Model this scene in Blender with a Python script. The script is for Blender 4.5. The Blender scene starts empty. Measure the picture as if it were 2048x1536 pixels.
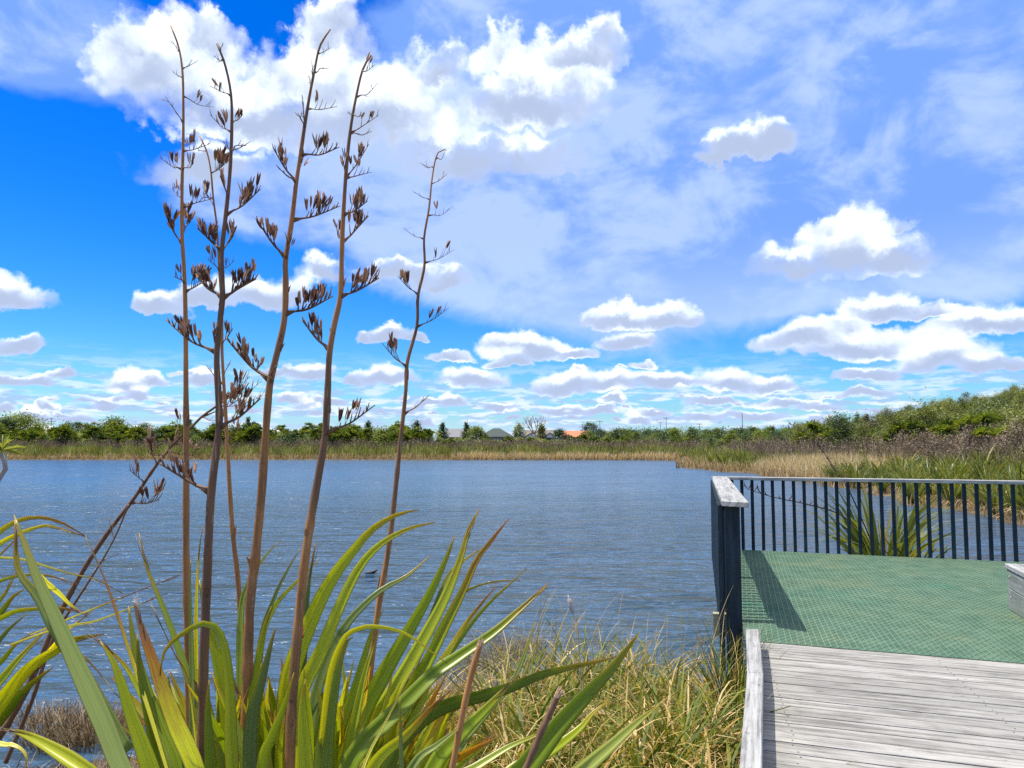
import bpy, math, random
import numpy as np
from mathutils import Vector, Matrix

# ------------------------------------------------------------------ camera
F = 1539.0                      # focal length in photo pixels (2048 wide)
H = 2.30                        # camera height above the water
PITCH = math.atan(117.0 / F)    # looking slightly up
DECK = 0.75                     # deck height above the water
SC = bpy.context.scene
cam_d = bpy.data.cameras.new("camera")
cam = bpy.data.objects.new("camera", cam_d)
SC.collection.objects.link(cam)
cam_d.sensor_width = 36.0
cam_d.lens = 36.0 * F / 2048.0
cam_d.clip_start = 0.05
cam_d.clip_end = 20000
cam.location = (0, 0, H)
cam.rotation_euler = (math.pi / 2 + PITCH, 0, 0)
SC.camera = cam
SC.view_settings.view_transform = 'Standard'
SC.view_settings.look = 'None'
SC.view_settings.exposure = 0.42
SC.view_settings.gamma = 1.0
SC.render.film_transparent = False
try:
    SC.cycles.use_denoising = False
    SC.cycles.sample_clamp_direct = 1.1
    SC.cycles.sample_clamp_indirect = 3.0
except Exception:
    pass
SC.cycles.max_bounces = 8
SC.cycles.transparent_max_bounces = 8

def ray(px, py):
    x = (px - 1024.0) / F; y = (768.0 - py) / F
    return Vector((x, math.cos(PITCH) - y * math.sin(PITCH), math.sin(PITCH) + y * math.cos(PITCH)))
def P(px, py, Y):               # the point of that direction at the distance Y
    r = ray(px, py); return Vector((0, 0, H)) + r * (Y / r.y)
def G(px, py, z=0.0):           # where that direction meets the level z
    r = ray(px, py); return Vector((0, 0, H)) + r * ((z - H) / r.z)
def azel(px, py):
    r = ray(px, py).normalized(); return math.atan2(r.x, r.y), math.asin(r.z)

# ------------------------------------------------------------------ sun
SUN = Vector((-0.42, 0.07, 1.0)).normalized()
sd = bpy.data.lights.new("sun", 'SUN'); sd.energy = 4.9; sd.angle = math.radians(0.53); sd.color = (1.0, 0.95, 0.86)
so = bpy.data.objects.new("sun", sd); SC.collection.objects.link(so)
so.rotation_euler = SUN.to_track_quat('Z', 'Y').to_euler()
so.location = (-20, 5, 40)

# ------------------------------------------------------------------ sky: Nishita air with cumulus and a high veil
W = bpy.data.worlds.new("World"); SC.world = W; W.use_nodes = True

class NT:
    def __init__(s, tree): s.t = tree
    def n(s, kind, **kw):
        nd = s.t.nodes.new(kind)
        for k, v in kw.items(): setattr(nd, k, v)
        return nd
    def put(s, sock, v):
        if isinstance(v, bpy.types.NodeSocket): s.t.links.new(v, sock)
        elif v is not None:
            if sock.type == 'RGBA' and not hasattr(v, '__len__'): v = (v, v, v, 1)
            elif sock.type == 'RGBA' and len(v) == 3: v = (*v, 1)
            sock.default_value = v
    def m(s, op, a, b=None, c=None, clamp=False):
        nd = s.n('ShaderNodeMath', operation=op); nd.use_clamp = clamp
        s.put(nd.inputs[0], a); s.put(nd.inputs[1], b); s.put(nd.inputs[2], c)
        return nd.outputs[0]
    def v(s, op, a, b=None):
        nd = s.n('ShaderNodeVectorMath', operation=op)
        s.put(nd.inputs[0], a)
        if b is not None:
            if op == 'SCALE': s.put(nd.inputs['Scale'], b)
            else: s.put(nd.inputs[1], b)
        return nd.outputs['Value'] if op in ('LENGTH', 'DOT_PRODUCT', 'DISTANCE') else nd.outputs[0]
    def noise(s, vec, scale, detail=4, rough=0.55, color=False, dist=0.0, dim='3D'):
        nd = s.n('ShaderNodeTexNoise', noise_dimensions=dim)
        if vec is not None: s.put(nd.inputs['Vector'], vec)
        nd.inputs['Scale'].default_value = scale; nd.inputs['Detail'].default_value = detail
        nd.inputs['Roughness'].default_value = rough; nd.inputs['Distortion'].default_value = dist
        return nd.outputs['Color'] if color else nd.outputs['Fac']
    def mapping(s, vec, loc=(0,0,0), rot=(0,0,0), scale=(1,1,1)):
        nd = s.n('ShaderNodeMapping'); s.put(nd.inputs[0], vec)
        nd.inputs[1].default_value = loc; nd.inputs[2].default_value = rot; nd.inputs[3].default_value = scale
        return nd.outputs[0]
    def mix(s, fac, a, b, mode='MIX'):
        nd = s.n('ShaderNodeMix', data_type='RGBA', blend_type=mode); nd.clamp_factor = True
        s.put(nd.inputs[0], fac); s.put(nd.inputs[6], a); s.put(nd.inputs[7], b)
        return nd.outputs[2]
    def ramp(s, fac, stops, interp='LINEAR'):
        nd = s.n('ShaderNodeValToRGB'); s.put(nd.inputs[0], fac)
        cr = nd.color_ramp; cr.interpolation = interp
        while len(cr.elements) < len(stops): cr.elements.new(0.5)
        for e, (p, c) in zip(cr.elements, stops):
            e.position = p; e.color = (*c, 1) if len(c) == 3 else c
        return nd.outputs[0]
    def smooth(s, x, lo, hi, to0=0.0, to1=1.0):
        nd = s.n('ShaderNodeMapRange', interpolation_type='SMOOTHSTEP')
        s.put(nd.inputs[0], x)
        for i, q in enumerate((lo, hi, to0, to1)): s.put(nd.inputs[i + 1], q)
        return nd.outputs[0]

# cumulus: centre x, centre y, half width, height above the base line, seen as directions
CUMULUS = [
    (345, 170, 150, 135), (300, 110, 90, 75), (420, 120, 90, 70), (480, 250, 250, 110),
    (660, 70, 105, 95), (640, 190, 150, 120), (760, 260, 260, 130), (860, 150, 110, 70),
    (1150, 130, 125, 82), (1020, 120, 100, 70), (1060, 220, 200, 110), (960, 330, 230, 70), (420, 350, 150, 60),
    (1510, 295, 105, 62), (1450, 320, 60, 35),
    (1690, 518, 120, 100), (1600, 535, 110, 50), (1770, 530, 100, 62), (1650, 470, 60, 45), (1815, 465, 34, 24),
    (320, 615, 58, 40), (420, 605, 80, 32), (540, 600, 110, 58), (650, 555, 70, 50), (780, 560, 90, 36), (880, 570, 70, 36),
    (1610, 685, 92, 48), (1720, 700, 140, 55), (1890, 725, 95, 52), (1690, 665, 60, 40), (1960, 740, 60, 30),
    (1760, 625, 95, 42), (1860, 625, 70, 25), (1960, 655, 120, 48), (2040, 650, 50, 40), (2030, 740, 40, 16),
    (1050, 705, 112, 46), (1010, 690, 50, 30), (1150, 715, 60, 26), (1262, 690, 68, 33), (1330, 640, 80, 50), (1250, 645, 90, 45),
    (770, 762, 85, 32), (700, 765, 20, 14), (945, 767, 86, 38), (1130, 775, 90, 40), (1220, 775, 80, 35),
    (1330, 775, 90, 28), (1460, 768, 80, 42), (1540, 778, 60, 25), (1740, 752, 70, 20),
    (22, 600, 70, 48), (-60, 600, 80, 60), (46, 700, 40, 24), (66, 766, 38, 20), (262, 775, 48, 40), (300, 770, 35, 25),
    (622, 750, 42, 32), (400, 762, 45, 32), (720, 675, 26, 26), (780, 672, 55, 32), (830, 675, 40, 20),
    (860, 812, 50, 16), (905, 812, 30, 24), (1010, 818, 32, 15), (1130, 822, 75, 20), (1200, 826, 40, 16), (1420, 806, 60, 15),
    (1560, 808, 80, 14), (1640, 815, 60, 14), (850, 846, 24, 10), (1300, 826, 60, 14), (1500, 830, 70, 14), (240, 800, 24, 10),
    # small puffs in rows towards the horizon
    (255, 764, 19, 9), (255, 762, 10, 11), (551, 747, 35, 15), (544, 744, 18, 18), (418, 768, 37, 12), (395, 766, 18, 14), (284, 796, 28, 13), (295, 794, 14, 15), (9, 759, 37, 17), (-15, 756, 18, 20), (121, 754, 25, 12), (137, 752, 12, 14), (538, 745, 29, 12), (534, 743, 15, 14), (556, 748, 36, 11), (549, 754, 16, 5), (-48, 747, 33, 17), (-54, 744, 17, 19), (374, 747, 36, 12), (592, 745, 35, 15), (579, 743, 18, 18), (617, 800, 15, 7), (106, 826, 11, 5), (353, 833, 11, 5), (349, 819, 20, 10), (-47, 834, 16, 6), (-49, 833, 8, 7), (167, 804, 28, 8), (-42, 833, 26, 11), (114, 831, 18, 6), (221, 816, 31, 11), (60, 835, 15, 5), (61, 840, 28, 12), (41, 838, 14, 14), (86, 816, 25, 13), (72, 814, 12, 15), (333, 806, 14, 6), (-14, 819, 27, 12), (2, 817, 13, 14), (58, 830, 26, 13), (42, 828, 13, 15), (-26, 822, 14, 6), (-20, 821, 7, 7), (96, 801, 16, 6), (212, 807, 23, 12), (599, 801, 37, 19), (1202, 819, 31, 9), (1223, 807, 29, 13), (1233, 805, 15, 16), (1122, 817, 25, 7), (1029, 836, 14, 7), (1319, 836, 10, 5), (1380, 812, 13, 5), (809, 795, 22, 9), (630, 831, 17, 8), (642, 830, 8, 9), (1279, 841, 28, 14), (1272, 839, 14, 16), (866, 831, 14, 5), (858, 830, 7, 5), (1679, 841, 16, 7), (1679, 840, 8, 9), (1025, 824, 15, 5), (827, 814, 33, 9), (843, 813, 17, 11), (666, 805, 33, 14), (643, 802, 16, 16), (916, 807, 31, 16), (1637, 839, 26, 13), (709, 808, 17, 8), (704, 807, 9, 9), (1563, 812, 16, 6), (1566, 811, 8, 6), (1254, 814, 15, 6), (1246, 813, 8, 7), (1225, 801, 30, 13), (1231, 799, 15, 15), (989, 814, 25, 12), (1444, 803, 26, 9), (1446, 801, 13, 11), (1141, 835, 16, 8), (714, 828, 16, 7), (701, 827, 8, 8), (1659, 794, 16, 5), (1668, 793, 8, 6), (1745, 824, 19, 9), (755, 827, 18, 6), (752, 826, 9, 7), (810, 823, 29, 12), (818, 821, 15, 14), (623, 816, 31, 14), (1468, 806, 15, 6), (867, 809, 30, 11), (1227, 838, 10, 5), (1369, 797, 16, 5), (1638, 803, 17, 8), (1647, 802, 8, 9), (1299, 742, 41, 17), (1320, 740, 21, 19), (903, 721, 42, 22), (1246, 743, 19, 7), (1146, 744, 23, 9), (996, 730, 53, 17), (1026, 728, 27, 20),
    (1400, 838, 60, 12), (1730, 790, 60, 14), (590, 800, 40, 14), (150, 840, 60, 8), (480, 815, 50, 10),
]

CL = (-1.00, 0.60)
SKY = 0.078
def build_sky():
    N = NT(W.node_tree)
    for nd in list(W.node_tree.nodes): W.node_tree.nodes.remove(nd)
    out = N.n('ShaderNodeOutputWorld'); bg = N.n('ShaderNodeBackground')
    bg.inputs['Strength'].default_value = SKY
    tc = N.n('ShaderNodeTexCoord')
    d = N.v('NORMALIZE', tc.outputs['Generated'])
    sep = N.n('ShaderNodeSeparateXYZ'); N.put(sep.inputs[0], d)
    az = N.m('ARCTAN2', sep.outputs[0], sep.outputs[1]); el = N.m('ARCSINE', sep.outputs[2])
    comb = N.n('ShaderNodeCombineXYZ'); N.put(comb.inputs[0], az); N.put(comb.inputs[1], el)
    p = comb.outputs[0]
    sky = N.n('ShaderNodeTexSky', sky_type='NISHITA'); sky.sun_disc = False
    sky.sun_elevation = math.asin(SUN.z); sky.sun_rotation = math.atan2(SUN.x, SUN.y)
    sky.air_density = 1.0; sky.dust_density = 0.3; sky.ozone_density = 3.0
    hs = N.n('ShaderNodeHueSaturation'); N.put(hs.inputs['Saturation'], N.smooth(el, 0.0, 0.12, 1.0, 1.5)); hs.inputs['Value'].default_value = 1.0
    N.put(hs.inputs['Color'], sky.outputs[0])
    deep = N.smooth(el, 0.02, 0.42)
    base = N.mix(1.0, hs.outputs[0], N.mix(deep, (0.66, 1.16, 1.62), (0.34, 1.08, 1.85)), 'MULTIPLY')
    # perspective coordinates of a high flat layer
    zz = N.m('ADD', N.m('MAXIMUM', sep.outputs[2], 0.0), 0.09)
    cx = N.n('ShaderNodeCombineXYZ')
    N.put(cx.inputs[0], N.m('DIVIDE', sep.outputs[0], zz)); N.put(cx.inputs[1], N.m('DIVIDE', sep.outputs[1], zz))
    lay = cx.outputs[0]
    # ---- high veil: soft, lavender, thick to the right, open blue to the left
    vn = N.noise(N.mapping(p, loc=(1.1, 0.7, 0), rot=(0, 0, 0.25), scale=(1.0, 1.5, 1)), 3.2, 6, 0.56, dist=0.25, dim='2D')
    vn2 = N.noise(N.mapping(p, loc=(0.4, 0.1, 0), rot=(0, 0, 0.3), scale=(1, 1.6, 1)), 8.5, 6, 0.58, dist=0.25, dim='2D')
    reg = None
    for (x, y, rx, ry) in [(1250, 430, 560, 320), (1750, 120, 600, 230), (950, 440, 360, 230), (60, 60, 330, 120), (1100, 60, 470, 140), (1950, 420, 420, 200), (620, 380, 330, 120), (1000, 250, 420, 200), (1500, 560, 420, 110)]:
        a, e = azel(x, y)
        v = N.mapping(p, loc=(-a / (rx / F), -e / (ry / F), 0), scale=(F / rx, F / ry, 1))
        l = N.v('LENGTH', v)
        reg = l if reg is None else N.m('SMOOTH_MIN', reg, l, 0.35)
    reg = N.smooth(reg, 0.30, 1.25, 1.0, 0.0)
    dens = N.m('ADD', N.m('MULTIPLY', vn, 0.5), N.m('MULTIPLY', vn2, 0.6))
    thr = N.m('MULTIPLY_ADD', reg, -0.90, 0.82)
    veil = N.smooth(N.m('SUBTRACT', dens, thr), 0.0, 0.36, 0.0, 0.95)
    vt = N.m('ADD', N.m('MULTIPLY', N.noise(N.mapping(p, loc=(2.0, 0.3, 0), scale=(1, 1.7, 1)), 6.5, 6, 0.58, dist=0.3, dim='2D'), 0.75), N.m('MULTIPLY', vn2, 0.35))
    a, e = azel(930, 380)
    mid = N.smooth(N.v('LENGTH', N.mapping(p, loc=(-a / (620 / F), -e / (330 / F), 0), scale=(F / 620, F / 330, 1))), 1.1, 0.1)
    vcol = N.mix(N.smooth(N.m('MULTIPLY_ADD', mid, 0.15, vt), 0.48, 0.72), (2.1, 4.1, 9.8), (4.9, 6.6, 11.2))
    vcol = N.mix(N.smooth(el, 0.28, 0.12, 0.0, 0.7), vcol, (5.4, 7.3, 11.5))
    c = N.mix(veil, base, vcol)
    # ---- horizon band of far flat clouds
    hb = N.noise(N.mapping(p, loc=(1.3, 0, 0), scale=(1, 6.0, 1)), 15.0, 5, 0.55, dim='2D')
    hband = N.m('MULTIPLY', N.smooth(el, 0.0, 0.02), N.smooth(el, 0.125, 0.03))
    hm = N.m('MULTIPLY', N.smooth(hb, 0.40, 0.56), hband)
    hcol = N.mix(N.smooth(N.noise(N.mapping(p, loc=(0.2, 0.013, 0), scale=(1, 5.0, 1)), 22.0, 3, 0.6, dim='2D'), 0.42, 0.58), (4.2, 6.0, 9.0), (9.0, 9.8, 10.3))
    c = N.mix(N.m('MULTIPLY', hm, 0.9), c, hcol)
    # ---- white cloud overhead, out of view, added to brighten the ambient light
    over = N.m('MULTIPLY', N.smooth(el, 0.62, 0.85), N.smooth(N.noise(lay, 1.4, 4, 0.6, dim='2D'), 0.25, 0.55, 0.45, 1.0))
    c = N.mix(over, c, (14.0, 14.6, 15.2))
    # ---- air near the horizon
    c = N.mix(N.smooth(el, 0.045, 0.0, 0.0, 0.6), c, (6.4, 8.4, 10.6))
    # ---- cumulus: every patch of sky looks only at the clouds that reach into it
    amp = N.m('MULTIPLY_ADD', el, 0.62, 0.10)                      # lumps shrink with the clouds towards the horizon
    n1 = N.v('SUBTRACT', N.noise(p, 13.0, 1, 0.5, True, dim='2D'), (0.5, 0.5, 0.5))
    n2 = N.v('SUBTRACT', N.noise(p, 40.0, 5, 0.64, True, dim='2D'), (0.5, 0.5, 0.5))
    w = N.v('ADD', N.v('SCALE', n1, N.m('MULTIPLY', amp, 0.22)), N.v('SCALE', n2, N.m('MULTIPLY', amp, 0.15)))
    w = N.v('MULTIPLY', w, (1.0, 0.7, 0))
    rr = N.m('MULTIPLY_ADD', el, 0.070, 0.006)
    off = N.v('SCALE', (0.25, -1.0, 0.0), rr)
    q0 = N.v('MULTIPLY', N.v('ADD', p, w), (1, 1, 0))
    q1 = N.v('ADD', N.v('MULTIPLY', N.v('ADD', p, N.v('SCALE', w, 0.9)), (1, 1, 0)), off)
    wob = N.v('SCALE', n2, 0.02)
    bil = N.n('ShaderNodeTexVoronoi', feature='SMOOTH_F1', voronoi_dimensions='2D'); N.put(bil.inputs['Vector'], N.v('ADD', p, wob))
    bil.inputs['Scale'].default_value = 42.0; bil.inputs['Smoothness'].default_value = 0.4
    bump = N.m('MULTIPLY', N.m('SUBTRACT', 0.40, bil.outputs['Distance']), 0.26)
    patch = N.m('MULTIPLY', N.noise(p, 7.0, 1, 0.5, dim='2D'), N.smooth(el, 0.08, 0.28, 0.30, 1.0))
    mott = N.m('ADD', N.m('MULTIPLY_ADD', N.noise(p, 17.0, 4, 0.6, dim='2D'), 0.9, -0.45), N.m('MULTIPLY', bump, 1.2))
    def field(N, q, clouds):
        acc = 9.0
        for i, (a, e, sx, sy) in enumerate(clouds):
            if i % 6 == 5:                                          # keeps the shader's evaluation in order
                ma = N.n('ShaderNodeVectorMath', operation='MULTIPLY_ADD')
                N.put(ma.inputs[0], acc); ma.inputs[1].default_value = (1e-7, 1e-7, 0); N.put(ma.inputs[2], q)
                q = ma.outputs[0]
            v = N.mapping(q, loc=(-a * sx, -e * sy, 0), scale=(sx, sy, 1))
            v = N.v('MAXIMUM', v, N.v('MULTIPLY', v, (1, -2.6, 1)))
            sm = N.n('ShaderNodeMath', operation='SMOOTH_MIN')
            N.put(sm.inputs[0], acc); N.put(sm.inputs[1], N.v('LENGTH', v)); sm.inputs[2].default_value = 0.22
            acc = sm.outputs[0]
        return N.m('SUBTRACT', 1.0, acc)
    SOCK = (("air", 'NodeSocketColor'), ("here", 'NodeSocketVector'), ("sunward", 'NodeSocketVector'),
            ("bump", 'NodeSocketFloat'), ("patch", 'NodeSocketFloat'), ("mottle", 'NodeSocketFloat'))
    def leaf(x0, x1, y0, y1):
        near = []
        for (cx, cy, rx, ry) in CUMULUS:
            m = 0.35
            if cx + rx * (1 + m) + 40 > x0 and cx - rx * (1 + m) - 40 < x1 and cy + ry * 0.6 + 30 > y0 and cy - ry * (1 + m) - 60 < y1:
                near.append((*azel(cx, cy), F / rx, F / ry))
        bg = N.n('ShaderNodeBackground'); bg.inputs['Strength'].default_value = SKY
        if not near:
            N.put(bg.inputs['Color'], c); return bg.outputs[0]
        g = bpy.data.node_groups.new("cumulus_patch", 'ShaderNodeTree')
        for nm, ty in SOCK: g.interface.new_socket(nm, in_out='INPUT', socket_type=ty)
        g.interface.new_socket("colour", in_out='OUTPUT', socket_type='NodeSocketColor')
        M = NT(g); gi = M.n('NodeGroupInput').outputs; go = M.n('NodeGroupOutput')
        f0 = M.m('ADD', field(M, gi[1], near), gi[3])
        f1 = field(M, gi[2], near)
        d = M.m('ADD', M.m('SUBTRACT', f1, M.m('SUBTRACT', f0, gi[3])), M.m('MULTIPLY', gi[5], 0.95))
        d = M.m('ADD', d, M.m('MULTIPLY_ADD', f0, -0.35, 0.22))
        raw = M.m('SUBTRACT', f1, M.m('SUBTRACT', f0, gi[3]))
        lit = M.m('MULTIPLY', M.smooth(d, CL[0], CL[1]), M.smooth(M.m('ADD', raw, M.m('MULTIPLY', gi[5], 0.8)), -1.0, 0.42))
        width = M.m('MULTIPLY', M.m('MULTIPLY_ADD', lit, -0.46, 0.80), M.m('MULTIPLY_ADD', gi[4], 1.9, -0.05))
        mask = M.smooth(f0, 0.0, M.m('MAXIMUM', width, 0.30))
        core = M.smooth(f0, 0.05, 0.8)
        shade = M.mix(core, (5.3, 6.6, 9.8), (4.7, 5.7, 8.0))
        M.put(go.inputs[0], M.mix(mask, gi[0], M.mix(lit, shade, (10.6, 11.6, 12.6))))
        nd = N.n('ShaderNodeGroup'); nd.node_tree = g
        for i, sk in enumerate((c, q0, q1, bump, patch, mott)): N.put(nd.inputs[i], sk)
        N.put(bg.inputs['Color'], nd.outputs[0])
        return bg.outputs[0]
    def pick(cond, yes, no):
        mx = N.n('ShaderNodeMixShader'); N.put(mx.inputs[0], cond); N.put(mx.inputs[1], no); N.put(mx.inputs[2], yes)
        return mx.outputs[0]
    def columns(xs, y0, y1):
        if len(xs) == 2: return leaf(xs[0], xs[1], y0, y1)
        k = len(xs) // 2
        return pick(N.m('GREATER_THAN', az, math.atan((xs[k] - 1024) / F)), columns(xs[k:], y0, y1), columns(xs[:k + 1], y0, y1))
    rows = [(-400, 395), (395, 660), (660, 1000)]
    xs = [-200, 180, 420, 640, 900, 1200, 1500, 1800, 2300]
    top = columns([-200, 420, 740, 1040, 1400, 2300], *rows[0]); mid = columns(xs, *rows[1]); low = columns(xs, *rows[2])
    e1 = azel(1024, rows[0][1])[1]; e2 = azel(1024, rows[1][1])[1]
    front = pick(N.m('GREATER_THAN', el, e1), top, pick(N.m('GREATER_THAN', el, e2), mid, low))
    inside = N.m('MULTIPLY', N.m('LESS_THAN', N.m('ABSOLUTE', az), 0.75), N.m('MULTIPLY', N.m('GREATER_THAN', el, 0.0), N.m('LESS_THAN', el, 0.72)))
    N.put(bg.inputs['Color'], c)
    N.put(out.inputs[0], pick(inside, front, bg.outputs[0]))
    W.cycles.sampling_method = 'MANUAL'; W.cycles.sample_map_resolution = 512
build_sky()

# ------------------------------------------------------------------ helpers
RNG = np.random.default_rng(7)
random.seed(11)
COL = SC.collection

def tag(o, label=None, cat=None, group=None, kind=None):
    if label: o['label'] = label
    if cat: o['category'] = cat
    if group: o['group'] = group
    if kind: o['kind'] = kind
    return o
def empty(name, loc=(0, 0, 0), rz=0.0):
    o = bpy.data.objects.new(name, None); COL.objects.link(o)
    o.location = loc; o.rotation_euler = (0, 0, rz); o.empty_display_size = 0.2
    return o

class MB:                       # collects vertices and faces, links them as ONE mesh object
    def __init__(s):
        s.v = []; s.f = []; s.n = 0; s.at = {}
    def add(s, verts, faces, **attrs):
        verts = np.asarray(verts, dtype=np.float64).reshape(-1, 3)
        s.v.append(verts)
        if isinstance(faces, np.ndarray): s.f.extend((faces + s.n).tolist())
        else: s.f.extend([[i + s.n for i in f] for f in faces])
        for k in set(list(attrs) + list(s.at)):
            a = s.at.setdefault(k, [np.zeros(s.n)] if s.n else [])
            x = attrs.get(k, 0.0)
            a.append(np.broadcast_to(np.asarray(x, dtype=np.float64), (len(verts),)))
        s.n += len(verts)
        return s
    def mesh(s, name, mats, smooth=False):
        me = bpy.data.meshes.new(name)
        V = np.concatenate(s.v) if s.v else np.zeros((0, 3))
        me.from_pydata(V.tolist(), [], s.f)
        for k, a in s.at.items():
            at = me.attributes.new(k, 'FLOAT', 'POINT')
            at.data.foreach_set('value', np.concatenate(a).astype(np.float32))
        for m in (mats if isinstance(mats, (list, tuple)) else [mats]): me.materials.append(m)
        if smooth: me.polygons.foreach_set('use_smooth', [True] * len(me.polygons))
        me.update()
        return me
    def build(s, name, mats, parent=None, smooth=False, loc=None, local=True):
        o = bpy.data.objects.new(name, s.mesh(name, mats, smooth)); COL.objects.link(o)
        if parent is not None: o.parent = parent
        if loc is not None: o.location = loc
        return o
    def box(s, c, ax, ay, az, **at):
        """centre and three half-axis vectors"""
        c, ax, ay, az = (np.asarray(q, dtype=float) for q in (c, ax, ay, az))
        vs = [c + i * ax + j * ay + k * az for k in (-1, 1) for j in (-1, 1) for i in (-1, 1)]
        return s.add(vs, [[0, 2, 3, 1], [4, 5, 7, 6], [0, 1, 5, 4], [2, 6, 7, 3], [0, 4, 6, 2], [1, 3, 7, 5]], **at)
    def tube(s, pts, rad, n=7, cap=True, **at):
        pts = np.asarray(pts, dtype=float); m = len(pts)
        rad = np.broadcast_to(np.asarray(rad, dtype=float), (m,))
        tan = np.gradient(pts, axis=0); tan /= np.linalg.norm(tan, axis=1, keepdims=True) + 1e-12
        ref = np.array([0.3, 0.9, 0.2]) if abs(tan[0] @ np.array([0.3, 0.9, 0.2])) < 0.9 else np.array([1.0, 0, 0])
        ang = np.arange(n) * 2 * math.pi / n
        rows = []; u = None
        for i in range(m):
            u = ref - tan[i] * (ref @ tan[i]) if u is None else u - tan[i] * (u @ tan[i])
            u /= np.linalg.norm(u) + 1e-12; w = np.cross(tan[i], u)
            rows.append(pts[i] + rad[i] * (np.cos(ang)[:, None] * u + np.sin(ang)[:, None] * w))
        V = np.concatenate(rows)
        i = np.arange(m - 1)[:, None] * n; j = np.arange(n)[None, :]; k = (j + 1) % n
        Fq = np.stack([i + j, i + k, i + n + k, i + n + j], axis=-1).reshape(-1, 4).tolist()
        if cap:
            Fq.append(list(range(n))[::-1]); Fq.append([(m - 1) * n + q for q in range(n)])
        for key, x in list(at.items()):
            x = np.asarray(x, dtype=float)
            if x.ndim == 1 and len(x) == m: at[key] = np.repeat(x, n)
        return s.add(V, Fq, **at)

def copy_thing(o, loc=None, rz=None, sc=None):
    """the thing, its parts and their sub-parts, sharing meshes"""
    c = o.copy(); COL.objects.link(c)
    if loc is not None: c.location = loc
    if rz is not None: c.rotation_euler = (0, 0, rz)
    if sc is not None: c.scale = (sc, sc, sc) if not hasattr(sc, '__len__') else sc
    for ch in o.children:
        k = ch.copy(); COL.objects.link(k); k.parent = c
        for g in ch.children:
            h = g.copy(); COL.objects.link(h); h.parent = k
    return c

def catmull(pts, n):
    """smooth curve through pts (k,d), n samples by even parameter of chord length"""
    pts = np.asarray(pts, dtype=float)
    if len(pts) == 2:
        t = np.linspace(0, 1, n)[:, None]; return pts[0] * (1 - t) + pts[1] * t
    ext = np.vstack([2 * pts[0] - pts[1], pts, 2 * pts[-1] - pts[-2]])
    d = np.r_[0, np.cumsum(np.linalg.norm(np.diff(pts, axis=0), axis=1))]
    out = []
    for q in np.linspace(0, d[-1], n):
        i = min(np.searchsorted(d, q, side='right') - 1, len(pts) - 2)
        t = (q - d[i]) / (d[i + 1] - d[i] + 1e-12)
        p0, p1, p2, p3 = ext[i:i + 4]
        out.append(0.5 * (2 * p1 + (p2 - p0) * t + (2 * p0 - 5 * p1 + 4 * p2 - p3) * t * t + (3 * p1 - p0 - 3 * p2 + p3) * t ** 3))
    return np.array(out)

# ------------------------------------------------------------------ materials
def mat(name):
    m = bpy.data.materials.new(name); m.use_nodes = True
    t = m.node_tree
    for nd in list(t.nodes): t.nodes.remove(nd)
    N = NT(t); N.out = N.n('ShaderNodeOutputMaterial'); N.mat = m
    return N
def pbsdf(N, color, rough=0.6, normal=None, spec=0.4, **kw):
    b = N.n('ShaderNodeBsdfPrincipled')
    N.put(b.inputs['Base Color'], color); N.put(b.inputs['Roughness'], rough); N.put(b.inputs['Specular IOR Level'], spec)
    if normal is not None: N.put(b.inputs['Normal'], normal)
    for k, v in kw.items(): N.put(b.inputs[k], v)
    return b.outputs[0]
def bump(N, h, dist=0.01, strength=1.0):
    b = N.n('ShaderNodeBump'); N.put(b.inputs['Height'], h)
    b.inputs['Distance'].default_value = dist; b.inputs['Strength'].default_value = strength
    return b.outputs[0]
def obj_co(N): return N.n('ShaderNodeTexCoord').outputs['Object']
def pos(N): return N.n('ShaderNodeNewGeometry').outputs['Position']
def attr(N, name): return N.n('ShaderNodeAttribute', attribute_name=name).outputs['Fac']
def rnd(N): return N.n('ShaderNodeObjectInfo').outputs['Random']
def done(N, surf):
    N.put(N.out.inputs['Surface'], surf); return N.mat
def flat_mat(name, color, rough=0.6, var=0.25, scale=6.0, spec=0.3):
    N = mat(name); co = obj_co(N)
    k = N.noise(co, scale, 4, 0.6)
    c = N.mix(k, tuple(x * (1 - var) for x in color), tuple(min(1, x * (1 + var)) for x in color))
    return done(N, pbsdf(N, c, rough, bump(N, N.noise(co, scale * 4, 3), 0.01, 0.3), spec))

def foliage_mat(name, stops, translucent=0.35, rough=0.5, spec=0.3, objvar=0.35):
    """leaf colour from the leaf's own tint, the plant's own shade and its kind"""
    N = mat(name)
    t = attr(N, 'tint')
    f = N.m('ADD', t, N.m('MULTIPLY_ADD', rnd(N), objvar, -objvar / 2), clamp=True)
    c = N.ramp(f, stops)
    b = pbsdf(N, c, rough, None, spec)
    if translucent:
        tr = N.n('ShaderNodeBsdfTranslucent'); N.put(tr.inputs[0], N.mix(1.0, c, (1.25, 1.2, 0.45), 'MULTIPLY'))
        mx = N.n('ShaderNodeMixShader'); mx.inputs[0].default_value = translucent
        N.put(mx.inputs[1], b); N.put(mx.inputs[2], tr.outputs[0]); b = mx.outputs[0]
    return done(N, b)

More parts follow.
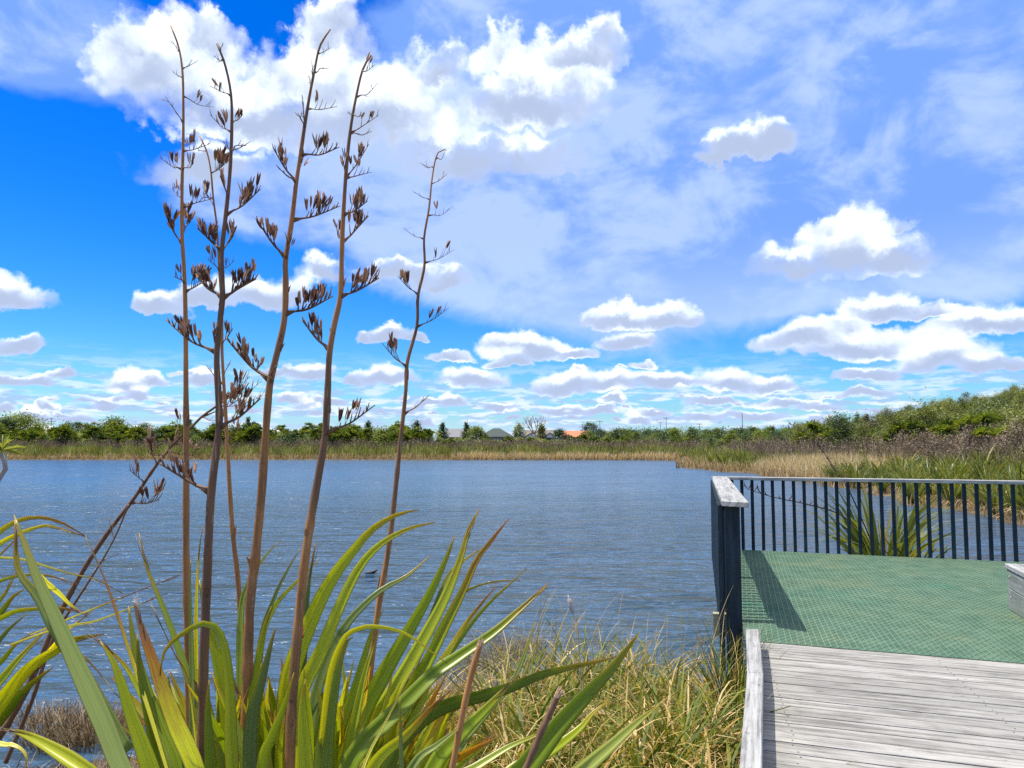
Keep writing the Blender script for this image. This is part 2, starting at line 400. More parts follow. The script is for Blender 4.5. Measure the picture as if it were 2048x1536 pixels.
# ------------------------------------------------------------------ vegetation building blocks (vectorised)
def blades(base, height, lean_dir, lean, width, curl=0.35, seg=3, tint=None, mb=None, taper=0.75):
    """one strip of `seg` segments per base point: arching blades; attributes tint (per blade) and along (0..1)"""
    base = np.asarray(base); n = len(base)
    height = np.broadcast_to(height, (n,)); lean = np.broadcast_to(lean, (n,)); width = np.broadcast_to(width, (n,))
    curl = np.broadcast_to(curl, (n,))
    tint = RNG.random(n) if tint is None else np.broadcast_to(tint, (n,))
    d = np.stack([np.cos(lean_dir), np.sin(lean_dir), np.zeros(n)], 1)
    fa = RNG.random(n) * math.pi
    side = np.stack([np.cos(fa), np.sin(fa), np.zeros(n)], 1)
    rows = []; al = []
    for i in range(seg + 1):
        t = i / seg
        a = lean * (0.25 + t * 0.75) + curl * t * t * 2.0      # angle from vertical
        if i == 0: p = base.copy()
        else:
            st = (height / seg)[:, None]
            p = p + st * (d * np.sin(a)[:, None] + np.array([0, 0, 1.0]) * np.cos(a)[:, None])
        w = width * (1 - t ** 1.6 * taper if i < seg else 0.05)
        rows.append(p - side * (w / 2)[:, None]); rows.append(p + side * (w / 2)[:, None]); al += [t, t]
    k = 2 * (seg + 1)
    V = np.stack(rows, 1).reshape(-1, 3)
    Fq = np.concatenate([np.array([[2 * i, 2 * i + 1, 2 * i + 3, 2 * i + 2]]) for i in range(seg)])
    Fc = (np.arange(n)[:, None, None] * k + Fq[None]).reshape(-1, 4)
    mb = mb or MB()
    mb.add(V, Fc, tint=np.repeat(tint, k), along=np.tile(np.array(al), n))
    return mb
def leaf_cards(centres, size, tint, mb=None, flatten=0.6):
    """small four-sided leaf sprays, randomly turned, at the given points"""
    centres = np.asarray(centres); n = len(centres)
    nrm = RNG.normal(size=(n, 3)); nrm[:, 2] = np.abs(nrm[:, 2]) + flatten; nrm /= np.linalg.norm(nrm, axis=1, keepdims=True)
    a = np.cross(nrm, RNG.normal(size=(n, 3))); a /= np.linalg.norm(a, axis=1, keepdims=True); b = np.cross(nrm, a)
    s = np.broadcast_to(size, (n,))[:, None] * (0.6 + 0.8 * RNG.random((n, 1)))
    V = np.stack([centres - a * s, centres - b * s * 0.45, centres + a * s, centres + b * s * 0.45], 1).reshape(-1, 3)
    Fc = np.arange(n)[:, None] * 4 + np.arange(4)[None]
    mb = mb or MB()
    return mb.add(V, Fc, tint=np.repeat(np.broadcast_to(tint, (n,)), 4))

# ------------------------------------------------------------------ ground and lake
SHORE = [(-140, 3.0), (-60, 4.2), (-30, 5.2), (-14, 5.0), (-8, 5.3), (-5.2, 5.45), (-4.0, 5.6), (-3.2, 5.6), (-2.7, 5.75), (-2.1, 6.2), (-1.6, 6.9), (-0.8, 7.1), (0.0, 6.8), (0.9, 6.3), (1.7, 5.6),
         (3.0, 5.0), (6, 4.6), (9, 5.4), (11.3, 8), (12.6, 13), (13.4, 19), (14.7, 23.8), (14.9, 27), (15.1, 30), (16.3, 36), (17.0, 43), (17.6, 50), (17.4, 56),
         (16.5, 62), (15.6, 70), (16.6, 76), (18.5, 84), (20.6, 92), (21.0, 97), (18, 100), (10, 101.2), (0, 101.6), (-12, 100.8), (-26, 102.5), (-40, 103), (-55, 102), (-70, 103.5), (-90, 101), (-130, 90), (-170, 40)]
def refine(poly, step, amp):
    out = []
    P0 = np.array(poly, float)
    for a, b in zip(P0, np.roll(P0, -1, axis=0)):
        L = np.linalg.norm(b - a); k = max(1, int(L / step)); nrm = np.array([-(b - a)[1], (b - a)[0]]) / (L + 1e-9)
        for i in range(k):
            t = i / k; q = a + (b - a) * t
            q = q + nrm * amp * min(1, np.linalg.norm(q) / 40) * (math.sin(q[0] * 1.3 + q[1] * 0.9) + 0.6 * math.sin(q[0] * 3.1 - q[1] * 2.3 + 1) + 0.4 * math.sin(q[0] * 0.37 + q[1] * 0.31))
            out.append(q)
    return np.array(out)
SH = refine(SHORE, 1.5, 0.5)
def shore_dist(xy):
    """distance to the waterline, negative over the lake"""
    xy = np.asarray(xy, float).reshape(-1, 2)
    best = np.full(len(xy), 1e18); ins = np.zeros(len(xy), bool)
    for a, b in zip(SH, np.roll(SH, -1, axis=0)):
        ab = b - a; t = np.clip(((xy - a) @ ab) / (ab @ ab + 1e-12), 0, 1)
        d = xy - a - t[:, None] * ab; best = np.minimum(best, (d * d).sum(1))
        c = (a[1] > xy[:, 1]) != (b[1] > xy[:, 1])
        ins ^= c & (xy[:, 0] < (b[0] - a[0]) * (xy[:, 1] - a[1]) / (b[1] - a[1] + 1e-12) + a[0])
    r = np.sqrt(best); return np.where(ins, -r, r)
def sst(x, a, b):
    t = np.clip((x - a) / (b - a), 0, 1); return t * t * (3 - 2 * t)
def ground_z(xy, d=None):
    xy = np.asarray(xy, float).reshape(-1, 2); x, y = xy[:, 0], xy[:, 1]
    d = shore_dist(xy) if d is None else d
    z = np.where(d < 0, np.maximum(-0.9, d * 0.16), np.minimum(0.62, d * 0.105))
    far = sst(y, 80, 130); z = z + np.where(d > 0, np.minimum(1.6, d * 0.03) * far, 0)
    hill = 6.9 * sst(x - 0.18 * (y - 100), 42, 100) * sst(y, 45, 92) * np.where(d > 0, 1, 0)
    hill = hill * (1 + 0.10 * np.sin(x * 0.13 + y * 0.05) + 0.06 * np.sin(x * 0.31 - y * 0.11))
    bumps = 0.03 * (np.sin(x * 2.1 + y * 1.3) + np.sin(x * 1.1 - y * 2.7) + 0.7 * np.sin(x * 5.3 + y * 4.1)) * np.exp(-(x * x + y * y) / 900)
    return z + hill + bumps * np.clip(np.abs(d) / 0.4, 0, 1)

def build_ground():
    rad = np.concatenate([[0.0], np.geomspace(0.35, 20, 95), np.geomspace(20.6, 240, 95), np.geomspace(260, 5000, 26)])
    th = np.concatenate([np.linspace(-48, 48, 330), np.linspace(48, 312, 110)[1:-1]]) * math.pi / 180
    R, T = np.meshgrid(rad[1:], th, indexing='ij')
    xy = np.stack([R * np.sin(T), R * np.cos(T)], -1).reshape(-1, 2)
    xy = np.vstack([[0, 0], xy])
    d = shore_dist(xy); z = ground_z(xy, d)
    m, n = R.shape
    i = np.arange(m - 1)[:, None] * n + 1; j = np.arange(n)[None]; k = (j + 1) % n
    Fc = np.stack([i + j, i + n + j, i + n + k, i + k], -1).reshape(-1, 4).tolist()
    Fc += [[0, 1 + q, 1 + (q + 1) % n] for q in range(n)]
    mb = MB().add(np.column_stack([xy, z]), Fc, shore=np.clip(d, -3, 60))
    N = mat('shore_soil'); p = pos(N)
    s = attr(N, 'shore')
    n1 = N.noise(p, 1.6, 6, 0.65); n2 = N.noise(p, 9.0, 5, 0.7); n3 = N.noise(p, 45.0, 3, 0.7)
    mud = N.mix(N.smooth(n2, 0.35, 0.65), (0.035, 0.024, 0.015), (0.11, 0.075, 0.046))
    thatch = N.mix(N.smooth(n3, 0.35, 0.7), (0.08, 0.058, 0.032), (0.24, 0.18, 0.10))
    near = N.mix(N.smooth(N.m('ADD', n1, N.m('MULTIPLY', n3, 0.4)), 0.55, 0.8), mud, thatch)
    land = N.mix(N.smooth(n1, 0.35, 0.65), (0.06, 0.065, 0.022), (0.13, 0.105, 0.05))
    c = N.mix(N.smooth(s, 2.0, 9.0), near, land)
    c = N.mix(N.smooth(s, 0.18, -0.05), c, (0.030, 0.024, 0.018))
    wet = N.smooth(s, 0.5, 0.0)
    done(N, pbsdf(N, c, N.m('MULTIPLY_ADD', wet, -0.55, 0.92), bump(N, N.m('ADD', n2, N.m('MULTIPLY', n3, 0.6)), 0.05, 0.8), 0.35))
    tag(mb.build('ground', N.mat, smooth=True), kind='structure')

def build_water():
    rad = np.geomspace(3.0, 170, 60); th = np.linspace(-180, 180, 97)[:-1] * math.pi / 180
    R, T = np.meshgrid(rad, th, indexing='ij')
    V = np.stack([R * np.sin(T), R * np.cos(T) + 0.0, 0 * R], -1).reshape(-1, 3)
    m, n = R.shape; i = np.arange(m - 1)[:, None] * n; j = np.arange(n)[None]; k = (j + 1) % n
    Fc = np.stack([i + j, i + n + j, i + n + k, i + k], -1).reshape(-1, 4)
    N = mat('lake_water'); p = pos(N)
    a = math.radians(-7)
    sp = N.n('ShaderNodeSeparateXYZ'); N.put(sp.inputs[0], p)
    far = N.smooth(sp.outputs[1], 10.0, 60.0)
    m1 = N.mapping(p, rot=(0, 0, a), scale=(0.55, 1.7, 1))
    m2 = N.mapping(p, rot=(0, 0, a + 0.30), scale=(1.3, 3.2, 1))
    m3 = N.mapping(p, rot=(0, 0, a - 0.4), scale=(4.0, 9.0, 1))
    big = N.noise(m1, 0.74, 2, 0.42, dist=0.7); mid = N.noise(m2, 1.5, 2, 0.5, dist=0.4); fine = N.noise(m3, 1.5, 2, 0.5)
    gust = N.smooth(N.noise(N.mapping(p, scale=(0.35, 1.2, 1)), 0.12, 4, 0.55), 0.3, 0.7, 0.55, 1.25)
    h = N.m('ADD', N.m('MULTIPLY', big, 1.0), N.m('ADD', N.m('MULTIPLY', mid, N.m('MULTIPLY_ADD', far, -0.22, 0.34)), N.m('MULTIPLY', fine, N.m('MULTIPLY_ADD', far, -0.035, 0.035))))
    b = N.n('ShaderNodeBump'); N.put(b.inputs['Height'], N.m('MULTIPLY', h, gust)); N.put(b.inputs['Distance'], N.m('MULTIPLY_ADD', far, -0.16, 0.66))
    c = N.mix(N.noise(p, 0.06, 2, 0.5), (0.036, 0.078, 0.134), (0.050, 0.094, 0.148))
    done(N, pbsdf(N, c, N.m('MULTIPLY_ADD', far, 0.15, 0.09), b.outputs[0], 0.5, IOR=1.333))
    tag(MB().add(V, Fc).build('lake_water', N.mat), kind='structure')
build_ground()
build_water()

# ------------------------------------------------------------------ boardwalk, viewing platform, railing, bench
def grain_attrs(lu, lv, off=None):
    u0 = RNG.random() * 40 if off is None else off
    gu = np.array([i * lu for k in (-1, 1) for j in (-1, 1) for i in (-1, 1)]) + u0
    gv = np.array([(j + 0.6 * k) * lv for k in (-1, 1) for j in (-1, 1) for i in (-1, 1)]) + RNG.random() * 40
    return dict(gu=gu, gv=gv, tint=RNG.random())
def plank(mb, c, ax, ay, az):
    return mb.box(c, ax, ay, az, **grain_attrs(np.linalg.norm(ax), np.linalg.norm(ay)))

def wood_mat(name, dark, light, spots=0.5, green=None, worn=0.5):
    N = mat(name)
    cb = N.n('ShaderNodeCombineXYZ'); N.put(cb.inputs[0], attr(N, 'gu')); N.put(cb.inputs[1], attr(N, 'gv')); N.put(cb.inputs[2], N.m('MULTIPLY', attr(N, 'tint'), 9.0))
    g = cb.outputs[0]
    fine = N.noise(N.mapping(g, scale=(3.0, 160, 1)), 1.0, 4, 0.6)
    streak = N.noise(N.mapping(g, scale=(1.3, 34, 1)), 1.0, 5, 0.65, dist=0.6)
    blot = N.noise(N.mapping(g, scale=(3.2, 7, 1)), 1.0, 6, 0.72, dist=0.4)
    k = N.m('ADD', N.m('MULTIPLY', streak, 0.5), N.m('ADD', N.m('MULTIPLY', fine, 0.25), N.m('MULTIPLY', blot, 0.35)))
    c = N.mix(N.smooth(k, 0.40, 0.66), dark, light)
    c = N.mix(N.m('MULTIPLY', N.smooth(blot, 0.62, 0.74), spots), c, tuple(x * 0.28 for x in dark))
    knots = N.n('ShaderNodeTexVoronoi', feature='F1'); N.put(knots.inputs['Vector'], N.mapping(g, scale=(3.0, 16, 1))); knots.inputs['Scale'].default_value = 1.0
    c = N.mix(N.m('MULTIPLY', N.smooth(knots.outputs['Distance'], 0.12, 0.03), 0.65), c, tuple(x * 0.2 for x in dark))
    t = N.m('MULTIPLY_ADD', attr(N, 'tint'), 0.30, 0.82)
    c = N.mix(1.0, c, N.n('ShaderNodeCombineColor').outputs[0] if False else t, 'MULTIPLY')
    if green: c = N.mix(N.m('MULTIPLY', N.smooth(N.noise(g, 2.3, 4, 0.6), 0.42, 0.68), worn), c, green)
    return done(N, pbsdf(N, c, 0.85, bump(N, N.m('ADD', fine, N.m('MULTIPLY', streak, 1.5)), 0.004, 0.6), 0.2))

DECK_WOOD = wood_mat('weathered_decking', (0.125, 0.118, 0.105), (0.345, 0.332, 0.305), 0.95)
GREY_WOOD = wood_mat('weathered_grey_timber', (0.115, 0.115, 0.112), (0.38, 0.375, 0.36), 0.85)
BENCH_WOOD = wood_mat('weathered_bench_timber', (0.13, 0.135, 0.13), (0.33, 0.34, 0.32), 0.4, (0.17, 0.22, 0.15), 0.6)
RAW_WOOD = wood_mat('pale_bearer_timber', (0.20, 0.19, 0.11), (0.42, 0.40, 0.26), 0.3, (0.20, 0.22, 0.10), 0.4)

def navy_mat():
    N = mat('dark_stain_paint'); co = pos(N)
    n = N.noise(N.mapping(co, scale=(30, 30, 3)), 1.0, 5, 0.65)
    c = N.mix(N.smooth(n, 0.35, 0.7), (0.008, 0.017, 0.025), (0.024, 0.044, 0.058))
    c = N.mix(N.m('MULTIPLY', N.smooth(N.noise(co, 14, 4, 0.7), 0.62, 0.75), 0.45), c, (0.09, 0.10, 0.105))
    return done(N, pbsdf(N, c, 0.55, bump(N, n, 0.004, 0.4), 0.3))
NAVY = navy_mat()

def v3(p): return np.array([p[0], p[1], p[2]])
CZ = 1.05                                                   # handrail height above the deck
def cross2(p, d, q, e):
    """where two lines meet, seen from above"""
    t = ((q[0] - p[0]) * e[1] - (q[1] - p[1]) * e[0]) / (d[0] * e[1] - d[1] * e[0]); return p + d * t
capA = v3(G(1497.6, 1004.7, DECK + CZ)); capB = v3(G(1456, 953.5, DECK + CZ))
capA2 = v3(G(1444, 1002, DECK + CZ))
f0_, FRd = v3(G(1483, 1100, DECK)), v3(G(2013, 1123.7, DECK)); n0_, NRd = v3(G(1520, 1284.3, DECK)), v3(G(2048, 1328, DECK))
ed = capB - capA; ed /= np.linalg.norm(ed)
rp = capA + np.array([-ed[1], ed[0], 0]) * 0.06; rp[2] = DECK
FL = cross2(rp, ed, f0_, FRd - f0_); NL = cross2(rp, ed, n0_, NRd - n0_)
uF = (FRd - FL) / np.linalg.norm(FRd - FL); uN = (NRd - NL) / np.linalg.norm(NRd - NL)
eL = (FL - NL) / np.linalg.norm(FL - NL)                    # along the left edge, away from the camera
nL = np.array([-eL[1], eL[0], 0]); nF = np.array([-uF[1], uF[0], 0])   # outward normals of the left and far edge
UP = np.array([0, 0, 1.0])
WID = 6.4
FR = FL + uF * WID; NR = NL + uN * WID

def clip_line(p, d, poly):
    """part of the line p + t d inside a convex polygon (xy)"""
    lo, hi = -1e9, 1e9
    n = len(poly)
    area = sum(poly[i][0] * poly[(i + 1) % n][1] - poly[(i + 1) % n][0] * poly[i][1] for i in range(n))
    for i in range(n):
        a, b = poly[i][:2], poly[(i + 1) % n][:2]
        nx, ny = (-(b - a)[1], (b - a)[0]) if area > 0 else ((b - a)[1], -(b - a)[0])
        den = nx * d[0] + ny * d[1]; num = nx * (a[0] - p[0]) + ny * (a[1] - p[1])
        if abs(den) < 1e-9:
            if num > 0: return None
        elif den > 0: lo = max(lo, num / den)
        else: hi = min(hi, num / den)
    return (lo, hi) if hi - lo > 0.02 else None

def build_platform():
    t = empty('viewing_platform', tuple(NL)); tag(t, 'wooden viewing platform over the water covered with green netting', 'platform')
    inv = -NL
    mb = MB()
    # deck slab as boards along the left edge direction, under the mat
    poly = [NL, NR, FR, FL]
    k = 0; s = 0.0
    while s < WID:
        a = NL + uN * (s + 0.07); b = FL + uF * (s + 0.07); d = b - a; L = np.linalg.norm(d); d /= L
        plank(mb, (a + b) / 2 - UP * 0.022 + inv, d * L / 2, np.array([d[1], -d[0], 0]) * 0.069, UP * 0.02); s += 0.143
    mb.build('deck_boards', DECK_WOOD, t)
    # green mat
    N = mat('green_matting'); p = pos(N)
    n1 = N.noise(p, 1.1, 5, 0.65); n2 = N.noise(p, 60, 3, 0.7); n3 = N.noise(p, 5.0, 5, 0.7)
    c = N.mix(N.smooth(n3, 0.3, 0.7), (0.042, 0.096, 0.066), (0.090, 0.155, 0.108))
    c = N.mix(N.m('MULTIPLY', N.smooth(n1, 0.47, 0.74), 0.42), c, (0.19, 0.185, 0.085))
    c = N.mix(N.m('MULTIPLY', N.smooth(n1, 0.42, 0.28), 0.5), c, (0.025, 0.14, 0.095))
    c = N.mix(N.m('MULTIPLY', N.smooth(n2, 0.55, 0.75), 0.5), c, (0.19, 0.25, 0.16))
    mm = done(N, pbsdf(N, c, 0.9, bump(N, n2, 0.004, 0.6), 0.15))
    q = [NL, NR, FR, FL]
    mb = MB()
    top = [v + inv + UP * 0.004 for v in q]; bot = [v + inv + UP * 0.0005 for v in q]
    mb.add(top + bot, [[0, 1, 2, 3], [7, 6, 5, 4], [0, 4, 5, 1], [1, 5, 6, 2], [2, 6, 7, 3], [3, 7, 4, 0]])
    mat_o = mb.build('matting', mm, t)
    # plastic netting over it: real strands, lying along and across
    N = mat('netting_strand'); p = pos(N)
    c = N.mix(N.noise(p, 3.0, 3, 0.6), (0.09, 0.17, 0.10), (0.25, 0.32, 0.19))
    ms = done(N, pbsdf(N, c, 0.5, None, 0.4))
    mb = MB()
    dv = (v3(G(1640, 1180, DECK)) - v3(G(1700, 1290, DECK))); dv /= np.linalg.norm(dv)
    du = (v3(G(1564, 1241, DECK)) - v3(G(1492, 1260, DECK))); du /= np.linalg.norm(du)
    for d, pitch, hw, z in ((dv, 0.046, 0.0019, 0.0065), (du, 0.052, 0.0011, 0.0060)):
        nn = np.array([d[1], -d[0], 0])
        for s in np.arange(-9, 9, pitch):
            p0 = NL + nn * (s + RNG.normal() * 0.002)
            r = clip_line(p0, d, q)
            if r is None: continue
            a, b = p0 + d * r[0], p0 + d * r[1]
            m = (a + b) / 2; m = m + inv; m[2] = z
            mb.box(m, d * (r[1] - r[0]) / 2, nn * hw, UP * 0.0014)
    o = mb.build('netting', ms, mat_o)
    # bearers and joist ends below
    fb = MB()
    plank(fb, (NL + FL) / 2 + eL * 0.4 + nL * 0.03 - UP * 0.15 + inv, eL * (np.linalg.norm(FL - NL) / 2 - 0.42), UP * 0.10, nL * 0.024)
    fb.build('fascia', GREY_WOOD, t)
    fb = MB()
    plank(fb, (FL + FR) / 2 + nF * 0.03 - UP * 0.15 + inv, uF * WID / 2, UP * 0.10, nF * 0.024)
    fb.build('fascia', GREY_WOOD, t)
    for s in (0.40,):
        bm_ = MB(); c0 = NL + eL * (s + 0.62) + inv
        plank(bm_, c0 + nL * 0.15 - UP * 0.11, nL * 0.09, eL * 0.045, UP * 0.10); bm_.build('bearer', RAW_WOOD, t)
    for a, b in ((0.5, 0.3), (3.5, 0.3), (0.5, 2.8), (3.5, 2.8), (0.5, 4.9), (3.5, 4.9)):
        pm = MB(); c0 = NL + uN * a + eL * b + inv
        pm.tube([c0 - UP * 1.6, c0 - UP * 0.3], 0.09, 10); pm.build('pile', RAW_WOOD, t, True)

def build_boardwalk():
    base = NL - eL * 3.0
    t = empty('boardwalk', (base[0], base[1], DECK)); tag(t, 'weathered grey boardwalk of cross planks with a low kerb, leading to the green platform', 'boardwalk')
    inv = -np.array([base[0], base[1], DECK])
    KZ = DECK + 0.15
    kl = [v3(G(1492, 1258, KZ)), v3(G(1494, 1345, KZ)), v3(G(1479, 1536, KZ))]
    kr = [v3(G(1519, 1258, KZ)), v3(G(1526.5, 1345, KZ)), v3(G(1523.5, 1536, KZ))]
    dl = (kl[2] - kl[1]) / (kl[1] - kl[2])[1]; dr = (kr[2] - kr[1]) / (kr[1] - kr[2])[1]
    dm = (dl + dr) / 2
    kl.append(kl[2] + dm * 3.0); kr.append(kr[2] + dm * 3.0)
    for i in range(2):
        A = [kl[0], kl[1]] if i == 0 else [kl[1] - (kl[1] - kl[2]) * 0.002, kl[3]]
        B = [kr[0], kr[1]] if i == 0 else [kr[1] - (kr[1] - kr[2]) * 0.002, kr[3]]
        mb = MB(); vs = []; gu = []; gv = []; Fc = []
        n = 14
        for j in range(n + 1):
            s = j / n
            a = A[0] * (1 - s) + A[1] * s; b = B[0] * (1 - s) + B[1] * s
            L = np.linalg.norm(A[1] - A[0]) * s
            w = (b - a) / np.linalg.norm(b - a); ch = 0.006
            ring = [(a - UP * 0.17, 0), (a - UP * ch, .3), (a + w * ch, .31), (b - w * ch, .41), (b - UP * ch, .42), (b - UP * 0.17, .57)]
            vs += [r + inv for r, _ in ring]; gv += [x for _, x in ring]; gu += [L + i * 7.3] * 6
        for j in range(n):
            for q in range(6): Fc.append([j * 6 + q, j * 6 + (q + 1) % 6, (j + 1) * 6 + (q + 1) % 6, (j + 1) * 6 + q])
        Fc += [[0, 1, 2, 3, 4, 5][::-1], [n * 6 + q for q in range(6)]]
        mb.add(vs, Fc, gu=np.array(gu), gv=np.array(gv), tint=0.35 + 0.3 * i)
        mb.build('kerb_timber', GREY_WOOD, t)
    # cross planks, each its own width, with real gaps
    mb = MB(); scr = MB()
    d = -np.array([-uN[1], uN[0], 0]); s = 0.004; i = 0
    def kerb_x(y):
        pts = [(k[1], (k[0] + r[0]) / 2) for k, r in zip(kl, kr)][::-1]
        return np.interp(y, [p[0] for p in pts], [p[1] for p in pts])
    while True:
        wd = 0.138 + RNG.normal() * 0.0015
        gap = 0.011 if i % 3 else 0.007
        c0 = NL + d * (s + wd / 2)
        # left end under the kerb
        x0 = c0[0]; tt = 0.0
        for _ in range(6):
            pt = c0 + uN * tt; tt += (kerb_x(pt[1]) - pt[0]) / uN[0]
        a = c0 + uN * (tt + 0.02); b = c0 + uN * (tt + 4.6)
        if c0[1] < -0.8: break
        L = np.linalg.norm(b - a); zj = RNG.normal() * 0.0005
        for sj in (0.12, 1.3, 2.5, 3.7):
            for f in (-0.30, 0.30):
                pt = cross2(c0 + d * wd * f, uN, NL + uN * sj, eL) + uN * RNG.normal() * 0.006 + inv; zt = pt[2] * 0 + zj
                pt[2] = zt; scr.tube([pt + UP * 0.0002, pt + UP * 0.0016], 0.0048, 7)
        plank(mb, (a + b) / 2 + inv - UP * (0.020 - zj), uN * L / 2, d * wd / 2, UP * 0.020)
        s += wd + gap; i += 1
    mb.build('deck_boards', DECK_WOOD, t)
    # screw heads, two to a joist
    N = mat('screw_steel'); st = done(N, pbsdf(N, (0.055, 0.05, 0.047), 0.6, None, 0.4))
    tag(scr.build('screws', st, t, True), None, None, None, 'stuff')
    # joists below so that gaps stay dark
    for s in (0.12, 1.3, 2.5, 3.7):
        jb = MB(); a = NL + uN * s - UP * 0.13; b = a - eL * 6.2
        plank(jb, (a + b) / 2 + inv, eL * 3.1, uN * 0.025, UP * 0.085); jb.build('joist', GREY_WOOD, t)

def build_railing():
    base = NL + eL * 0.6
    t = empty('railing', tuple(base)); tag(t, 'dark slatted railing with weathered grey handrail around the green platform', 'railing')
    inv = -base
    def post(c, e, n, he, hn, z0, z1):
        mb = MB(); mb.box(c + UP * (z0 + z1) / 2 + inv, e * he, n * hn, UP * (z1 - z0) / 2)
        o = mb.build('post', NAVY, t)
        bv = o.modifiers.new('edge', 'BEVEL'); bv.width = 0.004; bv.segments = 2
    s0 = 0.62
    post(NL + eL * (s0 + 0.06) + nL * 0.068, eL, nL, 0.06, 0.066, -0.65, CZ - 0.045)
    Ltot = np.linalg.norm(FL - NL)
    for s in (s0 + 2.3, Ltot + 0.02): post(NL + eL * s + nL * 0.075, eL, nL, 0.05, 0.05, -0.5, CZ - 0.045)
    # slats
    def slat(c, e, n, z0, z1):
        mb = MB(); tl = UP + e * RNG.normal() * 0.004 + n * RNG.normal() * 0.003; mb.box(c + e * RNG.normal() * 0.003 + UP * (z0 + z1) / 2 + inv, e * 0.0225, n * 0.0225, tl * (z1 - z0) / 2)
        o = mb.build('baluster', NAVY, t); bv = o.modifiers.new('edge', 'BEVEL'); bv.width = 0.003; bv.segments = 1
    s = s0 + 0.05
    k = 0
    while s < Ltot + 0.05:
        slat(NL + eL * s + nL * 0.168, eL, nL, -0.12 if k else -0.42, CZ - 0.046); s += 0.1425; k += 1
    s = 0.105
    while s < WID - 0.05:
        slat(FL + uF * s + nF * 0.055, uF, nF, -0.22, CZ - 0.046); s += 0.1425
    # rails under the cap
    for z in (CZ - 0.085,):
        mb = MB(); plank(mb, (NL + FL) / 2 + eL * 0.4 + nL * 0.145 + UP * z + inv, eL * (Ltot / 2 - 0.45), nL * 0.018, UP * 0.035); mb.build('top_rail', NAVY, t)
    # handrail caps: flat boards, mitred at the corner, cut aslant at the free end
    def cap(poly, dirn):
        mb = MB(); n = len(poly)
        top = [p + UP * CZ + inv for p in poly]; bot = [p + UP * (CZ - 0.045) + inv for p in poly]
        pr = np.array([-dirn[1], dirn[0], 0])
        at = dict(gu=np.array([v @ dirn for v in top + bot]), gv=np.array([v @ pr + v[2] * 0.7 for v in top + bot]), tint=0.6 + 0.2 * RNG.random())
        mb.add(top + bot, [list(range(n)), list(range(n, 2 * n))[::-1]] + [[i, i + n, (i + 1) % n + n, (i + 1) % n] for i in range(n)], **at)
        o = mb.build('handrail', GREY_WOOD, t); bv = o.modifiers.new('edge', 'BEVEL'); bv.width = 0.005; bv.segments = 2
    ci = FL - nL * 0.06 - nF * 0.035                              # inner corner
    co = FL + nL * 0.19 + nF * 0.175                              # outer corner
    g0 = lambda q: np.array([q[0], q[1], DECK])
    cap([co, ci, g0(capA), g0(capA2)], eL)
    cap([ci, FL + uF * WID - nF * 0.035, FL + uF * WID + nF * 0.175, co], uF)

def build_bench():
    c0 = v3(G(2017.5, 1219, DECK)); e2 = v3(G(2048, 1240, DECK)); dv = (e2 - c0) / np.linalg.norm(e2 - c0)
    du = np.array([-dv[1], dv[0], 0]); du = du if du[0] > 0 else -du
    t = empty('bench', tuple(c0)); tag(t, 'low grey timber box bench at the right side of the green platform', 'bench')
    Lv, Lu, Hh = 1.9, 0.5, 0.42
    for zc, hh in ((0.103, 0.097), (0.290, 0.084)):
        for off in (0.02, Lu - 0.02):
            mb = MB(); plank(mb, dv * Lv / 2 + du * off + UP * zc, dv * Lv / 2, UP * hh, du * 0.02)
            o = mb.build('side_board', BENCH_WOOD, t); bv = o.modifiers.new('edge', 'BEVEL'); bv.width = 0.004; bv.segments = 2
        for off in (0.021, Lv - 0.021):
            mb = MB(); plank(mb, dv * off + du * Lu / 2 + UP * zc, du * (Lu / 2 - 0.041), UP * (hh - 0.001), dv * 0.02)
            mb.build('end_board', BENCH_WOOD, t)
    for i in range(3):
        mb = MB(); plank(mb, dv * (Lv / 2) + du * (0.075 + i * 0.175) + UP * (Hh - 0.0215), dv * (Lv / 2 + 0.03), du * 0.085, UP * 0.0215)
        o = mb.build('seat_slat', GREY_WOOD, t); bv = o.modifiers.new('edge', 'BEVEL'); bv.width = 0.005; bv.segments = 2
    for s, z in ((0.08, 0.315), (0.09, 0.13), (1.2, 0.30), (1.2, 0.11)):
        mb = MB(); mb.tube([dv * s - du * 0.006 + UP * z, dv * s + du * 0.004 + UP * z], 0.011, 8)
        mb.build('bolt', flat_mat('bolt_zinc', (0.45, 0.46, 0.46), 0.4), t)
build_platform(); build_boardwalk(); build_railing(); build_bench()

# ------------------------------------------------------------------ far shore and right bank
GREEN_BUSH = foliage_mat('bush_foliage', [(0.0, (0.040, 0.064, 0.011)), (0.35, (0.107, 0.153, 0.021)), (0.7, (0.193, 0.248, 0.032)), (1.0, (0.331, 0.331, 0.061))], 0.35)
DARK_BUSH = foliage_mat('dark_foliage', [(0.0, (0.026, 0.050, 0.019)), (0.5, (0.066, 0.112, 0.034)), (1.0, (0.154, 0.207, 0.066))], 0.2)
OLIVE_BUSH = foliage_mat('olive_foliage', [(0.0, (0.066, 0.073, 0.020)), (0.4, (0.144, 0.161, 0.037)), (0.75, (0.230, 0.263, 0.061)), (1.0, (0.345, 0.352, 0.112))], 0.3)
GREY_BUSH = foliage_mat('grey_twigs', [(0.0, (0.108, 0.076, 0.051)), (0.5, (0.216, 0.160, 0.106)), (1.0, (0.360, 0.277, 0.185))], 0.15)
FLAX_FAR = foliage_mat('distant_flax_leaf', [(0.0, (0.050, 0.068, 0.015)), (0.35, (0.120, 0.154, 0.023)), (0.65, (0.226, 0.234, 0.032)), (0.85, (0.353, 0.307, 0.077)), (1.0, (0.593, 0.406, 0.154))], 0.35, 0.4, 0.4, 0.25)
